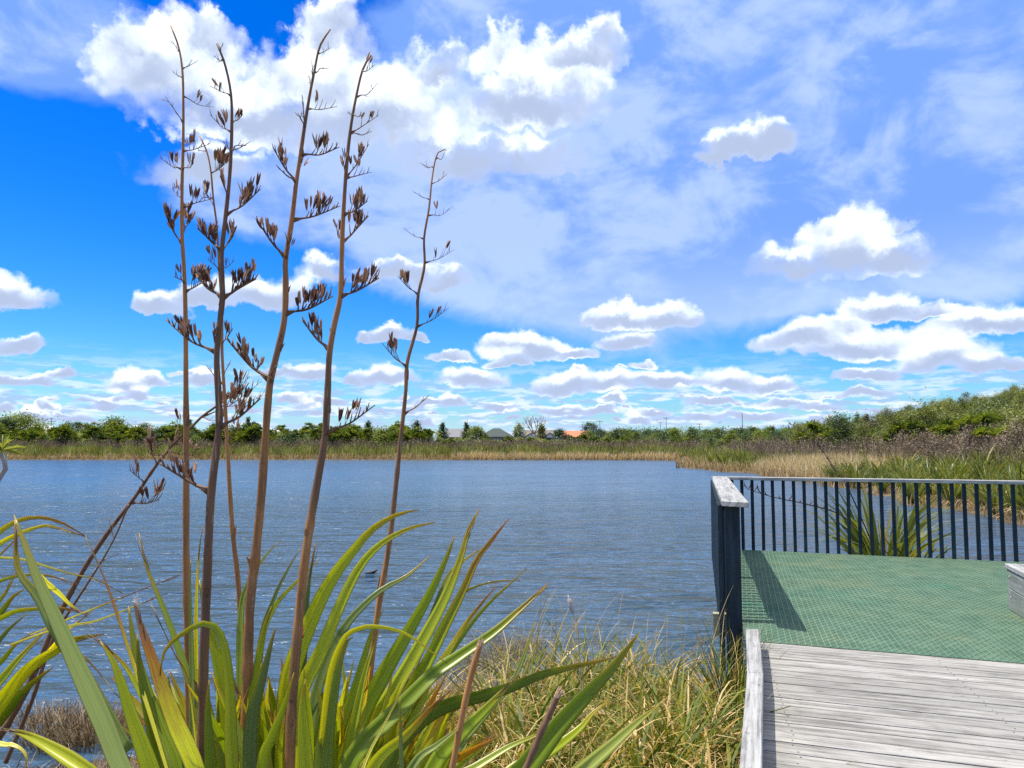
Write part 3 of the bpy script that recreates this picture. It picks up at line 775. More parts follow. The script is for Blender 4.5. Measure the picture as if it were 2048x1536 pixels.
SEDGE_DRY = foliage_mat('dry_sedge_leaf', [(0.0, (0.163, 0.106, 0.053)), (0.4, (0.325, 0.219, 0.112)), (0.75, (0.500, 0.362, 0.206)), (1.0, (0.625, 0.488, 0.300))], 0.3, 0.7)
REED_OLIVE = foliage_mat('olive_reed_leaf', [(0.0, (0.070, 0.080, 0.023)), (0.4, (0.161, 0.168, 0.041)), (0.7, (0.238, 0.255, 0.057)), (1.0, (0.378, 0.375, 0.126))], 0.3, 0.7)
STALK_GREY = foliage_mat('dead_stalk', [(0.0, (0.121, 0.078, 0.052)), (0.5, (0.234, 0.169, 0.114)), (1.0, (0.383, 0.290, 0.203))], 0.1, 0.8)
def bark_mat(name, a, b):
    N = mat(name); co = obj_co(N); n = N.noise(N.mapping(co, scale=(14, 14, 2)), 1.0, 5, 0.65)
    return done(N, pbsdf(N, N.mix(N.smooth(n, 0.35, 0.65), a, b), 0.9, bump(N, n, 0.03, 0.6), 0.2))
CABBAGE = foliage_mat('cabbage_tree_leaf', [(0.0, (0.07, 0.12, 0.012)), (0.5, (0.20, 0.27, 0.03)), (1.0, (0.40, 0.42, 0.09))], 0.4)
BARK = bark_mat('grey_bark', (0.05, 0.04, 0.03), (0.17, 0.14, 0.11))
BARK_PALE = bark_mat('pale_bark', (0.26, 0.22, 0.18), (0.46, 0.41, 0.35))

def rosette(mb, c, n, L, w, tint, up=0.9, rng=RNG):
    """a head of sword leaves round the point c"""
    d = rng.normal(size=(n, 3)); d[:, 2] = np.abs(d[:, 2]) * up - 0.15; d /= np.linalg.norm(d, axis=1, keepdims=True)
    l = L * (0.7 + 0.5 * rng.random(n))
    side = np.cross(d, np.array([0.1, 0.2, 1.0])); side /= np.linalg.norm(side, axis=1, keepdims=True) + 1e-9
    c = np.asarray(c)[None]
    m = c + d * (l * 0.55)[:, None]; e = c + d * l[:, None] - np.array([0, 0, 1.0]) * (l * 0.22)[:, None]
    W = (w * (0.7 + 0.6 * rng.random(n)))[:, None] / 2
    V = np.stack([c - side * W * 0.5, c + side * W * 0.5, m + side * W, e, m - side * W], 1).reshape(-1, 3)
    Fc = np.arange(n)[:, None] * 5 + np.array([[0, 1, 2, 3, 4]])
    mb.add(V, Fc, tint=np.repeat(np.clip(tint + 0.25 * rng.normal(size=n), 0, 1), 5))

def tree_parts(name, crown_mb, crown_mat, trunk_mb, trunk_mat):
    t = empty(name)
    trunk_mb.build('trunk', trunk_mat, t, True)
    crown_mb.build('crown', crown_mat, t)
    return t

def proto_bush(seed, h=4.2, r=1.7, matr=None, kind='bushy_shrub'):
    """many-stemmed shrub topped with leaf heads: light heads outside, gaps between"""
    rg = np.random.default_rng(seed); tb = MB(); cb = MB()
    k = 26
    for i in range(k):
        a = rg.random() * 2 * math.pi; rr = r * math.sqrt(rg.random()) * 0.95
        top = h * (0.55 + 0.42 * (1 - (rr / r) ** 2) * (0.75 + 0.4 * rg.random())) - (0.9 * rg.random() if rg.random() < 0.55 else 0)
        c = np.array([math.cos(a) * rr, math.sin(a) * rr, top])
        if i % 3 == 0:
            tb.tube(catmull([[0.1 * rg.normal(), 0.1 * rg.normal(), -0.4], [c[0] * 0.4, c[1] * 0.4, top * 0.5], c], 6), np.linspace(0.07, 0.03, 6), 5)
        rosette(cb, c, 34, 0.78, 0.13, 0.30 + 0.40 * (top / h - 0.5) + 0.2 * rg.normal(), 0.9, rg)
    return tree_parts(kind, cb, matr or GREEN_BUSH, tb, BARK)

def proto_leafy(seed, h, r, matr, name, cone=0.0, base=0.12, n=1500, size=0.17, clumps=26):
    """crown of leaf sprays in uneven clumps; cone 0 = round, 1 = pointed"""
    rg = np.random.default_rng(seed); tb = MB(); cb = MB()
    tb.tube(catmull([[0, 0, -0.4], [0.08 * rg.normal(), 0.08 * rg.normal(), h * 0.4], [0.1 * rg.normal(), 0.1 * rg.normal(), h * 0.9]], 7), np.linspace(0.045 * h / 2 + 0.03, 0.015, 7), 6)
    per = n // clumps
    for i in range(clumps):
        f = base + (1 - base) * rg.random() ** (0.8 + cone * 0.5)
        prof = (1 - f) ** 0.75 * cone + (1 - cone) * math.sqrt(max(0.05, 1 - (2 * (f - base) / (1 - base) - 0.9) ** 2 / 1.3))
        a = rg.random() * 2 * math.pi; rr = r * prof * (0.35 + 0.65 * math.sqrt(rg.random()))
        c = np.array([math.cos(a) * rr, math.sin(a) * rr, f * h])
        if i % 2 == 0: tb.tube([np.array([0, 0, max(0.2, c[2] - 0.35 * rr - 0.1)]), c], [0.03, 0.012], 4)
        cs = r * (0.24 + 0.16 * rg.random()) * (0.55 + 0.45 * prof)
        pts = c + rg.normal(size=(per, 3)) * np.array([cs, cs, cs * (0.7 + 0.7 * cone)])
        pts[:, 2] = np.maximum(pts[:, 2], 0.15)
        leaf_cards(pts, size, np.clip(0.42 + 0.22 * rg.normal() + 0.15 * rg.normal(size=per), 0, 1), cb)
    return tree_parts(name, cb, matr, tb, BARK)

def proto_cabbage(seed, h, heads):
    rg = np.random.default_rng(seed); tb = MB(); cb = MB()
    fork = h * 0.62
    tb.tube(catmull([[0, 0, -0.4], [0.08, 0.05, fork * 0.5], [0.02, 0.0, fork]], 7), np.linspace(0.11, 0.08, 7), 8)
    for i in range(heads):
        a = i * 2 * math.pi / heads + rg.random(); q = 0.55 if heads > 1 else 0.05
        c = np.array([math.cos(a) * q, math.sin(a) * q, h * (0.86 + 0.14 * rg.random())])
        tb.tube(catmull([[0.02, 0, fork - 0.05], [c[0] * 0.6, c[1] * 0.6, (fork + c[2]) / 2], c], 5), np.linspace(0.075, 0.05, 5), 6)
        for _ in range(3): rosette(cb, c + rg.normal(size=3) * 0.05, 44, 0.62, 0.06, 0.7, 0.75, rg)
    return tree_parts('cabbage_tree', cb, CABBAGE, tb, BARK)

def proto_flax(seed, h=1.7, n=58, spread=0.85, w=0.085):
    rg = np.random.default_rng(seed); t = empty('flax_clump')
    for part, m0 in (('foliage', n), ('dead_leaves', n // 4)):
        a = rg.random(m0) * 2 * math.pi; r0 = 0.22 * np.sqrt(rg.random(m0))
        base = np.stack([np.cos(a) * r0, np.sin(a) * r0, np.full(m0, -0.1)], 1)
        if part == 'foliage':
            mb = blades(base, h * (0.7 + 0.45 * rg.random(m0)), a + 0.5 * rg.normal(size=m0), spread * (0.15 + 0.75 * rg.random(m0)), w * (0.7 + 0.6 * rg.random(m0)), 0.12 + 0.45 * rg.random(m0) ** 2, 4, np.clip(0.42 + 0.22 * rg.normal(size=m0), 0, 0.95))
        else:
            mb = blades(base, h * (0.5 + 0.4 * rg.random(m0)), a, 0.8 + 0.5 * rg.random(m0), w * 0.7, 0.5 + 0.4 * rg.random(m0), 4, np.clip(0.7 + 0.2 * rg.normal(size=m0), 0, 1))
        mb.build(part, FLAX_FAR if part == 'foliage' else SEDGE_DRY, t)
    return t

def gz(x, y): return float(ground_z([[x, y]])[0])
def drop(proto, used, x, y, label, cat, group, rz=None, sc=None, z=None):
    o = proto if not used.get(proto.name) else copy_thing(proto)
    used[proto.name] = True
    o.location = (x, y, gz(x, y) - 0.05 if z is None else z)
    o.rotation_euler = (0, 0, RNG.random() * 6.28 if rz is None else rz)
    if sc is not None: o.scale = (sc, sc, sc) if not hasattr(sc, '__len__') else sc
    return tag(o, label, cat, group)
USED = {}

def scatter(n, xr, yr, dr, min_sep, seed, cond=None):
    rg = np.random.default_rng(seed); out = np.zeros((0, 2))
    for _ in range(60):
        c = np.stack([xr[0] + (xr[1] - xr[0]) * rg.random(n * 3), yr[0] + (yr[1] - yr[0]) * rg.random(n * 3)], 1)
        d = shore_dist(c); ok = (d > dr[0]) & (d < dr[1]) & (np.abs(c[:, 0]) < c[:, 1] * 0.70 + 2)
        if cond is not None: ok &= cond(c[:, 0], c[:, 1], d)
        for q in c[ok]:
            if len(out) == 0 or np.min(((out - q) ** 2).sum(1)) > min_sep ** 2:
                out = np.vstack([out, q])
                if len(out) >= n: return out
    return out

def far_shore():
    rg = np.random.default_rng(31)
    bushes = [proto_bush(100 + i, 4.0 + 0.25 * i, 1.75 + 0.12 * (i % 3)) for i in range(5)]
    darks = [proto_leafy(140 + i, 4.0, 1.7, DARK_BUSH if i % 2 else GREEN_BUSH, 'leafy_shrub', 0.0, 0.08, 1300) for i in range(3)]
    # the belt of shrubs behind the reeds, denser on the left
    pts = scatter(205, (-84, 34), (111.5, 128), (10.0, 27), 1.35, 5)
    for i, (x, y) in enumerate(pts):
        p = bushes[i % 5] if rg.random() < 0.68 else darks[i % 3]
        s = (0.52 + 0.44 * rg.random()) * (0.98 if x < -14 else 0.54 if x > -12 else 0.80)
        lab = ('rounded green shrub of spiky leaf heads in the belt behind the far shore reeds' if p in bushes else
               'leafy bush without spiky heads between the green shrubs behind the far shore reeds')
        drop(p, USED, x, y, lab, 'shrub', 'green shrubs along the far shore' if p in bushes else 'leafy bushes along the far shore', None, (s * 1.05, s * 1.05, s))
    # low scrub behind, one far-off mass
    r3 = np.random.default_rng(32); mb = MB()
    n = 30000; c = np.stack([-100 + 175 * r3.random(n), 122 + 36 * r3.random(n)], 1); c = c[np.abs(c[:, 0]) < c[:, 1] * 0.70]
    top = (1.9 + 0.7 * np.sin(c[:, 0] * 0.42 + np.sin(c[:, 1] * 0.3)) + 0.4 * np.sin(c[:, 0] * 1.27 + 2)) * np.where(c[:, 0] > -14, 0.42, 1.0)
    z = ground_z(c) + np.maximum(0.1, top * r3.random(len(c)) ** 0.6)
    leaf_cards(np.column_stack([c, z]), 0.24, np.clip(0.35 + 0.3 * (z - z.mean()) + 0.15 * r3.normal(size=len(c)), 0, 1), mb)
    tag(mb.build('distant_scrub', OLIVE_BUSH), 'dark low scrub filling the gaps behind the far shore shrubs', 'scrub', None, 'stuff')
    # darker scrub farther right and behind
    pts = scatter(60, (14, 62), (118, 175), (14, 80), 3.0, 6, lambda x, y, d: (x < 0.36 * y) & (x > 0.10 * y))
    for i, (x, y) in enumerate(pts):
        drop(darks[i % 3], USED, x, y, 'dark low bush in the scrub beyond the far right end of the lake', 'bush', 'dark bushes beyond the lake', None, 0.55 + 0.25 * rg.random())
    # reeds: nobody could count them
    def band(n, dr, hr, wd, tr, seed, xr=(-86, 24), yr=(97, 122), cond=None, clump=0.0):
        r2 = np.random.default_rng(seed); out = []
        while sum(len(o) for o in out) < n:
            c = np.stack([xr[0] + (xr[1] - xr[0]) * r2.random(40000), yr[0] + (yr[1] - yr[0]) * r2.random(40000)], 1)
            d = shore_dist(c); ok = (d > dr[0]) & (d < dr[1])
            if cond is not None: ok &= cond(c[:, 0], c[:, 1], d)
            if clump:
                g = np.sin(c[:, 0] * 1.7 + 2 * np.sin(c[:, 1] * 0.9)) * np.sin(c[:, 1] * 1.9 + c[:, 0] * 0.3) + 0.6 * np.sin(c[:, 0] * 0.61 + 1.0) + 0.35 * np.sin(c[:, 0] * 3.7)
                ok &= (g + r2.normal(size=len(c)) * 0.5) > clump - 0.9
            out.append(c[ok])
        c = np.concatenate(out)[:n]
        g = np.sin(c[:, 0] * 0.8 + 1.3 * np.sin(c[:, 0] * 0.23)) * 0.5 + 0.5 * np.sin(c[:, 0] * 2.3 + c[:, 1] * 1.1)
        h = (hr[0] + (hr[1] - hr[0]) * r2.random(n)) * (1 + 0.22 * g)
        tint = np.clip(tr[0] + (tr[1] - tr[0]) * r2.random(n) + 0.16 * g, 0, 1)
        base = np.column_stack([c, ground_z(c) - 0.05])
        return base, h, r2.random(n) * 6.28, wd * (0.6 + 0.8 * r2.random(n)), tint
    near_right = lambda x, y, d: (x > 0) & (np.abs(x) < y * 0.72)
    mb = MB()
    for args in (dict(n=6500, dr=(0.0, 2.4), hr=(0.45, 1.0), wd=0.09, tr=(0.15, 0.75), seed=41),
                 dict(n=3500, dr=(0.0, 2.0), hr=(0.5, 1.25), wd=0.09, tr=(0.5, 1.0), seed=42, xr=(-8, 22), yr=(98, 106)),
                 dict(n=4200, dr=(0.0, 2.6), hr=(0.35, 0.8), wd=0.07, tr=(0.1, 0.7), seed=43, xr=(14, 24), yr=(38, 97)),
                 dict(n=5200, dr=(0.1, 6.5), hr=(0.8, 1.4), wd=0.045, tr=(0.5, 1.0), seed=44, xr=(16.5, 25), yr=(42, 58)),
                 dict(n=2600, dr=(0.0, 2.2), hr=(0.25, 0.6), wd=0.03, tr=(0.3, 0.9), seed=45, xr=(12.5, 19), yr=(14, 37))):
        b, h, a, w, ti = band(**args); blades(b, h, a, 0.35 * RNG.random(len(b)), w, 0.3 * RNG.random(len(b)), 2, ti, mb)
    tag(mb.build('dry_sedge', SEDGE_DRY), 'tan dry sedge along the water edge of the far and right shores', 'sedge', None, 'stuff')
    mb = MB()
    for args in (dict(n=15000, dr=(1.2, 9.5), hr=(0.9, 1.7), wd=0.10, tr=(0.1, 0.85), seed=51, xr=(-86, 26), clump=0.35),
                 dict(n=5000, dr=(1.0, 14), hr=(0.7, 1.3), wd=0.07, tr=(0.1, 0.8), seed=52, xr=(16, 42), yr=(44, 98), cond=near_right)):
        b, h, a, w, ti = band(**args); blades(b, h, a, 0.30 * RNG.random(len(b)), w, 0.25 * RNG.random(len(b)), 2, ti, mb)
    tag(mb.build('reed_bed', REED_OLIVE), 'olive reeds in a broad belt behind the dry sedge on the far shore', 'reeds', None, 'stuff')
    mb = MB()
    for args in (dict(n=14000, dr=(6.5, 13.0), hr=(1.1, 2.0), wd=0.055, tr=(0.2, 0.9), seed=61, xr=(-86, 26)),
                 dict(n=6000, dr=(5, 22), hr=(1.3, 2.2), wd=0.05, tr=(0.1, 0.8), seed=62, xr=(20, 56), yr=(34, 98), cond=near_right),
                 dict(n=2600, dr=(5, 15), hr=(1.4, 2.2), wd=0.03, tr=(0.1, 0.8), seed=63, xr=(18, 34), yr=(26, 48), cond=near_right)):
        b, h, a, w, ti = band(**args); blades(b, h, a, 0.22 * RNG.random(len(b)), w, 0.15 * RNG.random(len(b)), 2, ti, mb)
        # small dead seed heads towards the tips
        k = RNG.random(len(b)) < 0.55
        q = b[k].copy(); hh = h[k]
        for f in (0.78, 0.9, 1.0):
            c = q + np.column_stack([RNG.normal(size=k.sum()) * 0.06, RNG.normal(size=k.sum()) * 0.06, hh * f])
            leaf_cards(c, w[k] * 1.5, ti[k] * 0.7, mb, 0.0)
    tag(mb.build('dead_stalks', STALK_GREY), 'grey brown dead stalks with seed heads massed behind the reeds', 'dead stalks', None, 'stuff')
far_shore()

def right_bank():
    rg = np.random.default_rng(77)
    fl = [proto_flax(200 + i, 1.65 + 0.12 * i, 60) for i in range(5)]
    pts = scatter(125, (13, 40), (17, 60), (0.4, 10), 1.05, 8, lambda x, y, d: (x < y * 0.70) & ((y < 43) | (d > 7)))
    for i, (x, y) in enumerate(pts):
        drop(fl[i % 5], USED, x, y, 'bushy flax clump with arching yellow green leaves on the right bank behind the railing', 'flax', 'flax clumps on the right bank', None, 0.62 + 0.34 * rg.random())
    for i, (px, py, Y) in enumerate([(1428, 934, 68), (1446, 934, 66), (1466, 936, 67), (1486, 938, 64), (1452, 930, 71), (1478, 930, 70), (1498, 934, 66)]):
        q = P(px, py, Y); s = 0.85 + 0.2 * rg.random()
        drop(fl[i % 5], USED, q.x, q.y, 'yellow green flax clump on the low headland beyond the corner of the railing', 'flax', 'flax clumps on the headland', None, s)
    # clumps standing in the water behind the railing
    for (px, py, Y, s, lab) in [(1756, 1120, 13.2, 1.04, 'large flax clump standing in the water just behind the railing slats'),
                                (1818, 1112, 12.9, 0.62, 'small bright flax clump at the right foot of the large one behind the railing'),
                                (1888, 1112, 13.3, 0.36, 'tiny flax tuft in the water behind the railing, nearest the bench')]:
        q = G(px, py, DECK); q = P(px, 885, Y)
        f = proto_flax(300 + int(px), 1.8, 100 if s > 0.8 else 46 if s > 0.5 else 16, 0.95, 0.085)
        f.location = (q.x, q.y, -0.15); f.scale = (s, s, s); tag(f, lab, 'flax')
    # hill and bank trees
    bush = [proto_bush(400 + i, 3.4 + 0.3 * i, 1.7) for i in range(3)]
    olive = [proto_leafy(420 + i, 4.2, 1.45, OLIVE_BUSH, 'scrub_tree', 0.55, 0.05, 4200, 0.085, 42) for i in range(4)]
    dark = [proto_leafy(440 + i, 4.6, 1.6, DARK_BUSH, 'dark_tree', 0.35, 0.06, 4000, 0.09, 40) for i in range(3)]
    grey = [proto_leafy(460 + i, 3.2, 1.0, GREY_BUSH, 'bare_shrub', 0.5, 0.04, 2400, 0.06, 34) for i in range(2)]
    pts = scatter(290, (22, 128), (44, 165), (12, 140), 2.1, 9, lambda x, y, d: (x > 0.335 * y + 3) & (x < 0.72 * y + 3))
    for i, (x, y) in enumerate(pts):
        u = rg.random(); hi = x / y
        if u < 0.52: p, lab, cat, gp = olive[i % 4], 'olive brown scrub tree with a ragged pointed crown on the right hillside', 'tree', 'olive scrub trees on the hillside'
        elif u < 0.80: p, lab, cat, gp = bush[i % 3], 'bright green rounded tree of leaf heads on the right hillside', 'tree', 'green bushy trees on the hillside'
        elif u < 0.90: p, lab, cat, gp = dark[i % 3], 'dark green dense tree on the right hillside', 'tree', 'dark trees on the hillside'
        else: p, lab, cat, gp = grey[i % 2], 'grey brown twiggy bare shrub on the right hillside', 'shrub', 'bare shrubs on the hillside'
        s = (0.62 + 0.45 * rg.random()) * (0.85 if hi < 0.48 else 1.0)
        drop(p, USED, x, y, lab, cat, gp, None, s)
    # twiggy grey thicket on the near right bank
    pts = scatter(46, (19, 40), (28, 50), (6.5, 22), 1.2, 10, lambda x, y, d: x > 0.40 * y)
    for i, (x, y) in enumerate(pts):
        drop(grey[i % 2], USED, x, y, 'grey brown twiggy bush in the thicket above the right bank flax', 'bush', 'twiggy bushes above the bank flax', None, 0.55 + 0.35 * rg.random())
    # trees one can single out
    q = P(1662, 880, 82); c = proto_leafy(500, 4.0, 1.6, OLIVE_BUSH, 'conical_tree', 1.0, 0.03, 5000, 0.09, 60)
    drop(c, USED, q.x, q.y, 'olive pointed conical tree standing left of the hillside, above the railing corner', 'tree', None, None, 1.0)
    q = P(1635, 880, 78); drop(proto_bush(501, 3.6, 2.0), USED, q.x, q.y, 'bright green rounded bush touching the olive conical tree on its left', 'bush', None)
    for k, (px, ty, Y) in enumerate([(1716, 826, 110), (1735, 832, 112), (1748, 830, 108)]):
        q = P(px, 885, Y); hh = P(px, ty, Y).z - gz(q.x, q.y)
        pr = proto_leafy(510 + k, hh, 1.1, GREY_BUSH if k else DARK_BUSH, 'slender_tree', 1.0, 0.05, 900, 0.13, 26)
        drop(pr, USED, q.x, q.y, ('slender dark pointed tree, leftmost of three between the conical tree and the hill', 'slender greyish tree, middle of three between the conical tree and the hill', 'slender greyish tree at the foot of the hill, nearest to its slope')[k], 'tree', None)
    q = P(1962, 885, 44); cb = proto_cabbage(520, 3.3, 4); drop(cb, USED, q.x, q.y, 'tall cabbage tree with several spiky yellow green heads, highest on the right bank', 'tree', None, 0.4)
    q = P(1990, 885, 40); cb = proto_cabbage(521, 2.5, 2); drop(cb, USED, q.x, q.y, 'lower cabbage tree with two spiky heads right of the tall one', 'tree', None, 1.4)
    q = P(1822, 885, 58); cb = proto_bush(522, 3.4, 1.6); drop(cb, USED, q.x, q.y, 'light green spiky bush at the foot of the hill in the grey thicket', 'bush', None)
    # leaning flower stalks of the bank flax
    for (pts, lab) in [([(1752, 1105, 13.2), (1700, 985, 13.2), (1668, 935, 13.3), (1640, 895, 13.4), (1612, 868, 13.5), (1585, 850, 13.5)], 'brown flax flower stalk leaning left above the railing with a budding tip'),
                       ([(1755, 1105, 13.1), (1690, 1035, 13.1), (1620, 1010, 13.0), (1550, 995, 12.9), (1495, 978, 12.9)], 'reddish flax stalk drooping over the water, seen through the left railing slats')]:
        w = [np.array(P(a, b, c)) for a, b, c in pts]; c = catmull(w, 22); mb = MB()
        o = empty('flax_stalk', tuple(w[0])); tag(o, lab, 'flax stalk')
        mb.tube(c - w[0], np.linspace(0.016, 0.006, 22), 6); mb.build('stem', STALK_DARK, o, True)
        mb = MB()
        for k in range(9, 22):
            for sgn in (-1, 1):
                p0 = c[k] - w[0]; e = p0 + np.array([0.05 * sgn, 0.02 * rg.normal(), 0.10 + 0.03 * rg.normal()]) * (1.0 if k > 14 else 0.6)
                if rg.random() < 0.75:
                    mb.tube([p0, (p0 + e) / 2 + np.array([0.02 * sgn, 0, -0.01]), e], [0.004, 0.012, 0.003], 5, tint=0.5)
        mb.build('pods', STALK_DARK, o, True)
N = mat('dark_flax_stalk'); STALK_DARK = done(N, pbsdf(N, N.mix(N.noise(obj_co(N), 9.0, 3, 0.6), (0.055, 0.028, 0.022), (0.15, 0.085, 0.06)), 0.7))
right_bank()

# ------------------------------------------------------------------ beyond the far shore: houses, poles, single trees
def roof_mat(name, col):
    N = mat(name); co = obj_co(N); n = N.noise(N.mapping(co, scale=(8, 1.5, 8)), 1.0, 3, 0.6)
    return done(N, pbsdf(N, N.mix(n, tuple(x * 0.75 for x in col), tuple(x * 1.2 for x in col)), 0.6))
def house(px, w_px, roof_top, Y, roof_col, wall_col, label, gables=(), eave=2.4, hip=False, depth=8.0, fl=1.0):
    q = P(px, 885, Y); x, y = q.x, q.y; z0 = 1.7
    w = w_px / F * Y; top = P(px, roof_top, Y).z - z0
    e = min(eave, top - 0.9)
    t = empty('house', (x, y, z0)); tag(t, label, 'house')
    N = mat('house_wall'); wm = done(N, pbsdf(N, N.mix(N.noise(obj_co(N), 1.0, 3, 0.6), tuple(c * 0.9 for c in wall_col), wall_col), 0.8))
    rm = roof_mat('house_roof', roof_col)
    N = mat('window_glass'); gm = done(N, pbsdf(N, (0.02, 0.025, 0.03), 0.1, None, 0.5))
    mb = MB(); mb.box((0, 0, (e - 1.5) / 2), (w / 2, 0, 0), (0, depth / 2, 0), (0, 0, (e + 1.5) / 2)); mb.build('wall', wm, t)
    o = 0.45; r = (w / 2 - depth / 2) if hip else w / 2 + o
    r = max(r, 0.6)
    ev = [(-w / 2 - o, -depth / 2 - o, e), (w / 2 + o, -depth / 2 - o, e), (w / 2 + o, depth / 2 + o, e), (-w / 2 - o, depth / 2 + o, e), (-r, 0, top), (r, 0, top)]
    bt = [(a, b, c - 0.15) for a, b, c in ev[:4]]
    mb = MB(); mb.add(ev + bt, [[0, 1, 5, 4], [1, 2, 5], [2, 3, 4, 5], [3, 0, 4], [0, 6, 7, 1], [1, 7, 8, 2], [2, 8, 9, 3], [3, 9, 6, 0], [9, 8, 7, 6]])
    ro = mb.build('roof', rm, t)
    for (gx, gw) in gables:             # front gables with a wall of their own
        cx = gx * w / 2; g = gw * w / 2; yy = -depth / 2 - 1.2; gh = min(top - 0.1, e + g * 0.55)
        mb = MB(); vs = [(cx - g, yy, -1.5), (cx + g, yy, -1.5), (cx + g, yy, e), (cx, yy, gh), (cx - g, yy, e)]
        vs += [(a, 0, c) for a, b, c in vs]
        mb.add(vs, [[0, 1, 2, 3, 4], [9, 8, 7, 6, 5], [1, 6, 7, 2], [0, 4, 9, 5]]); mb.build('gable_wall', wm, t)
        mb = MB(); L0 = 0.3
        for sgn in (-1, 1):
            a = np.array([cx + sgn * (g + L0), yy - 0.3, e - 0.12]); b = np.array([cx, yy - 0.3, gh + 0.06]); c = np.array([cx, 0.0, gh + 0.06]); d = np.array([cx + sgn * (g + L0), 0.0, e - 0.12])
            up = np.array([0, 0, 0.12]); mb.add([a, b, c, d, a + up, b + up, c + up, d + up], [[0, 1, 2, 3], [4, 5, 6, 7], [0, 1, 5, 4], [1, 2, 6, 5], [2, 3, 7, 6], [3, 0, 4, 7]])
        mb.build('gable_roof', rm, t)
        mb = MB(); mb.box((cx, yy - 0.02, e * 0.62), (g * 0.5, 0, 0), (0, 0.03, 0), (0, 0, 0.5)); mb.build('window', gm, t)
    n = max(1, int(w / 4))
    for i in range(n):
        cx = -w / 2 + (i + 0.5) * w / n
        if any(abs(cx - gx * w / 2) < gw * w / 2 + 0.6 for gx, gw in gables): continue
        mb = MB(); mb.box((cx, -depth / 2 - 0.02, e * 0.6), (0.75, 0, 0), (0, 0.03, 0), (0, 0, 0.5)); mb.build('window', gm, t)
    return t
house(993, 66, 856.5, 232, (0.030, 0.045, 0.042), (0.30, 0.29, 0.26), 'long low house with a dark green hipped roof above the shrub belt', (), 2.3, True)
house(924, 60, 857.5, 260, (0.17, 0.17, 0.18), (0.32, 0.31, 0.29), 'long pale grey roof showing left of the dark green roofed house', (), 2.4, False)
house(1079, 60, 860, 215, (0.16, 0.135, 0.11), (0.78, 0.77, 0.73), 'white house with two gables and a grey brown roof beside the bare pale tree', ((-0.55, 0.36), (0.62, 0.36)), 2.3)
house(1152, 50, 861.5, 225, (0.52, 0.175, 0.075), (0.74, 0.66, 0.52), 'cream house with a bright orange tiled roof', ((-0.72, 0.28),), 2.2)
house(1216, 26, 862.5, 230, (0.13, 0.13, 0.13), (0.80, 0.80, 0.78), 'small white gabled house right of the orange roof', ((0.0, 0.85),), 2.2)
house(1547, 34, 857, 240, (0.045, 0.15, 0.17), (0.72, 0.72, 0.70), 'white gabled house with a teal roof near the foot of the hill', ((0.6, 0.38),), 2.4)
house(1400, 44, 866, 270, (0.11, 0.11, 0.12), (0.45, 0.44, 0.42), 'low grey roof between the two tallest poles', (), 2.2)
house(80, 44, 852.5, 230, (0.68, 0.68, 0.66), (0.6, 0.6, 0.58), 'pale roofed house at the far left beyond the shrubs', (), 2.6)
house(556, 26, 860.5, 240, (0.62, 0.60, 0.57), (0.6, 0.58, 0.55), 'small white roof between the tall flower stalks', (), 2.3)

def pole(px, top, Y, label, arms=1, r=0.11):
    q = P(px, 885, Y); z1 = P(px, top, Y).z
    t = empty('power_pole', (q.x, q.y, 1.5)); tag(t, label, 'pole')
    mb = MB(); mb.tube([(0, 0, -1), (0, 0, z1 - 1.5)], [r, r * 0.75], 7); mb.build('mast', POLE, t, True)
    for i in range(arms):
        mb = MB(); mb.box((0, 0, z1 - 1.5 - 0.4 - i * 0.9), (0.95, 0, 0), (0, 0.06, 0), (0, 0, 0.06)); mb.build('cross_arm', POLE, t)
POLE = flat_mat('pole_timber', (0.10, 0.085, 0.075), 0.8)
pole(1200, 840, 240, 'power pole right of the dark round tree by the orange roof')
pole(1321, 843, 260, 'shorter power pole just left of the tall thin one', 1)
pole(1333, 834, 255, 'tall thin power pole right of the shorter one', 1)
pole(1399.5, 846, 250, 'power pole with two cross arms above the low grey roof', 2)
pole(1485.5, 826, 240, 'tallest bare pole, standing alone near the foot of the hill', 0, 0.13)
pole(100.5, 835, 235, 'pole with cross arms standing above the far left trees', 2, 0.14)
pole(887, 846, 250, 'thin pole above the shrub belt right of the slender flower stalk', 0)
pole(763, 852, 250, 'thin pole left of the slender flower stalk', 0)

def bare_tree(px, top, Y, label):
    q = P(px, 885, Y); h = P(px, top, Y).z - 1.6; rg = np.random.default_rng(3)
    t = empty('bare_tree', (q.x, q.y, 1.6)); tag(t, label, 'tree')
    mb = MB(); mb.tube([(0, 0, -0.5), (0.1, 0, h * 0.38)], [0.36, 0.27], 8); mb.build('trunk', BARK_PALE, t, True)
    mb = MB()
    def grow(p, d, L, r, depth):
        e = p + d * L; m = (p + e) / 2 + rg.normal(size=3) * L * 0.06
        mb.tube([p, m, e], [r, r * 0.85, r * 0.6], 5)
        if depth:
            for k in range(3 if depth > 2 else 2):
                n = d + rg.normal(size=3) * np.array([0.55, 0.5, 0.25]) + np.array([0, 0, 0.25]); n /= np.linalg.norm(n)
                grow(e - d * L * 0.15 * k, n, L * (0.62 + 0.2 * rg.random()), r * 0.6, depth - 1)
    for a in np.arange(6) * 1.05:
        d = np.array([math.cos(a) * 0.75, math.sin(a) * 0.6, 0.9]); d /= np.linalg.norm(d)
        grow(np.array([0.1, 0, h * 0.36]), d, h * 0.27, 0.17, 3)
    mb.build('limbs', BARK_PALE, t, True)
bare_tree(1068, 829, 205, 'bare pale leafless tree behind the white gabled house')

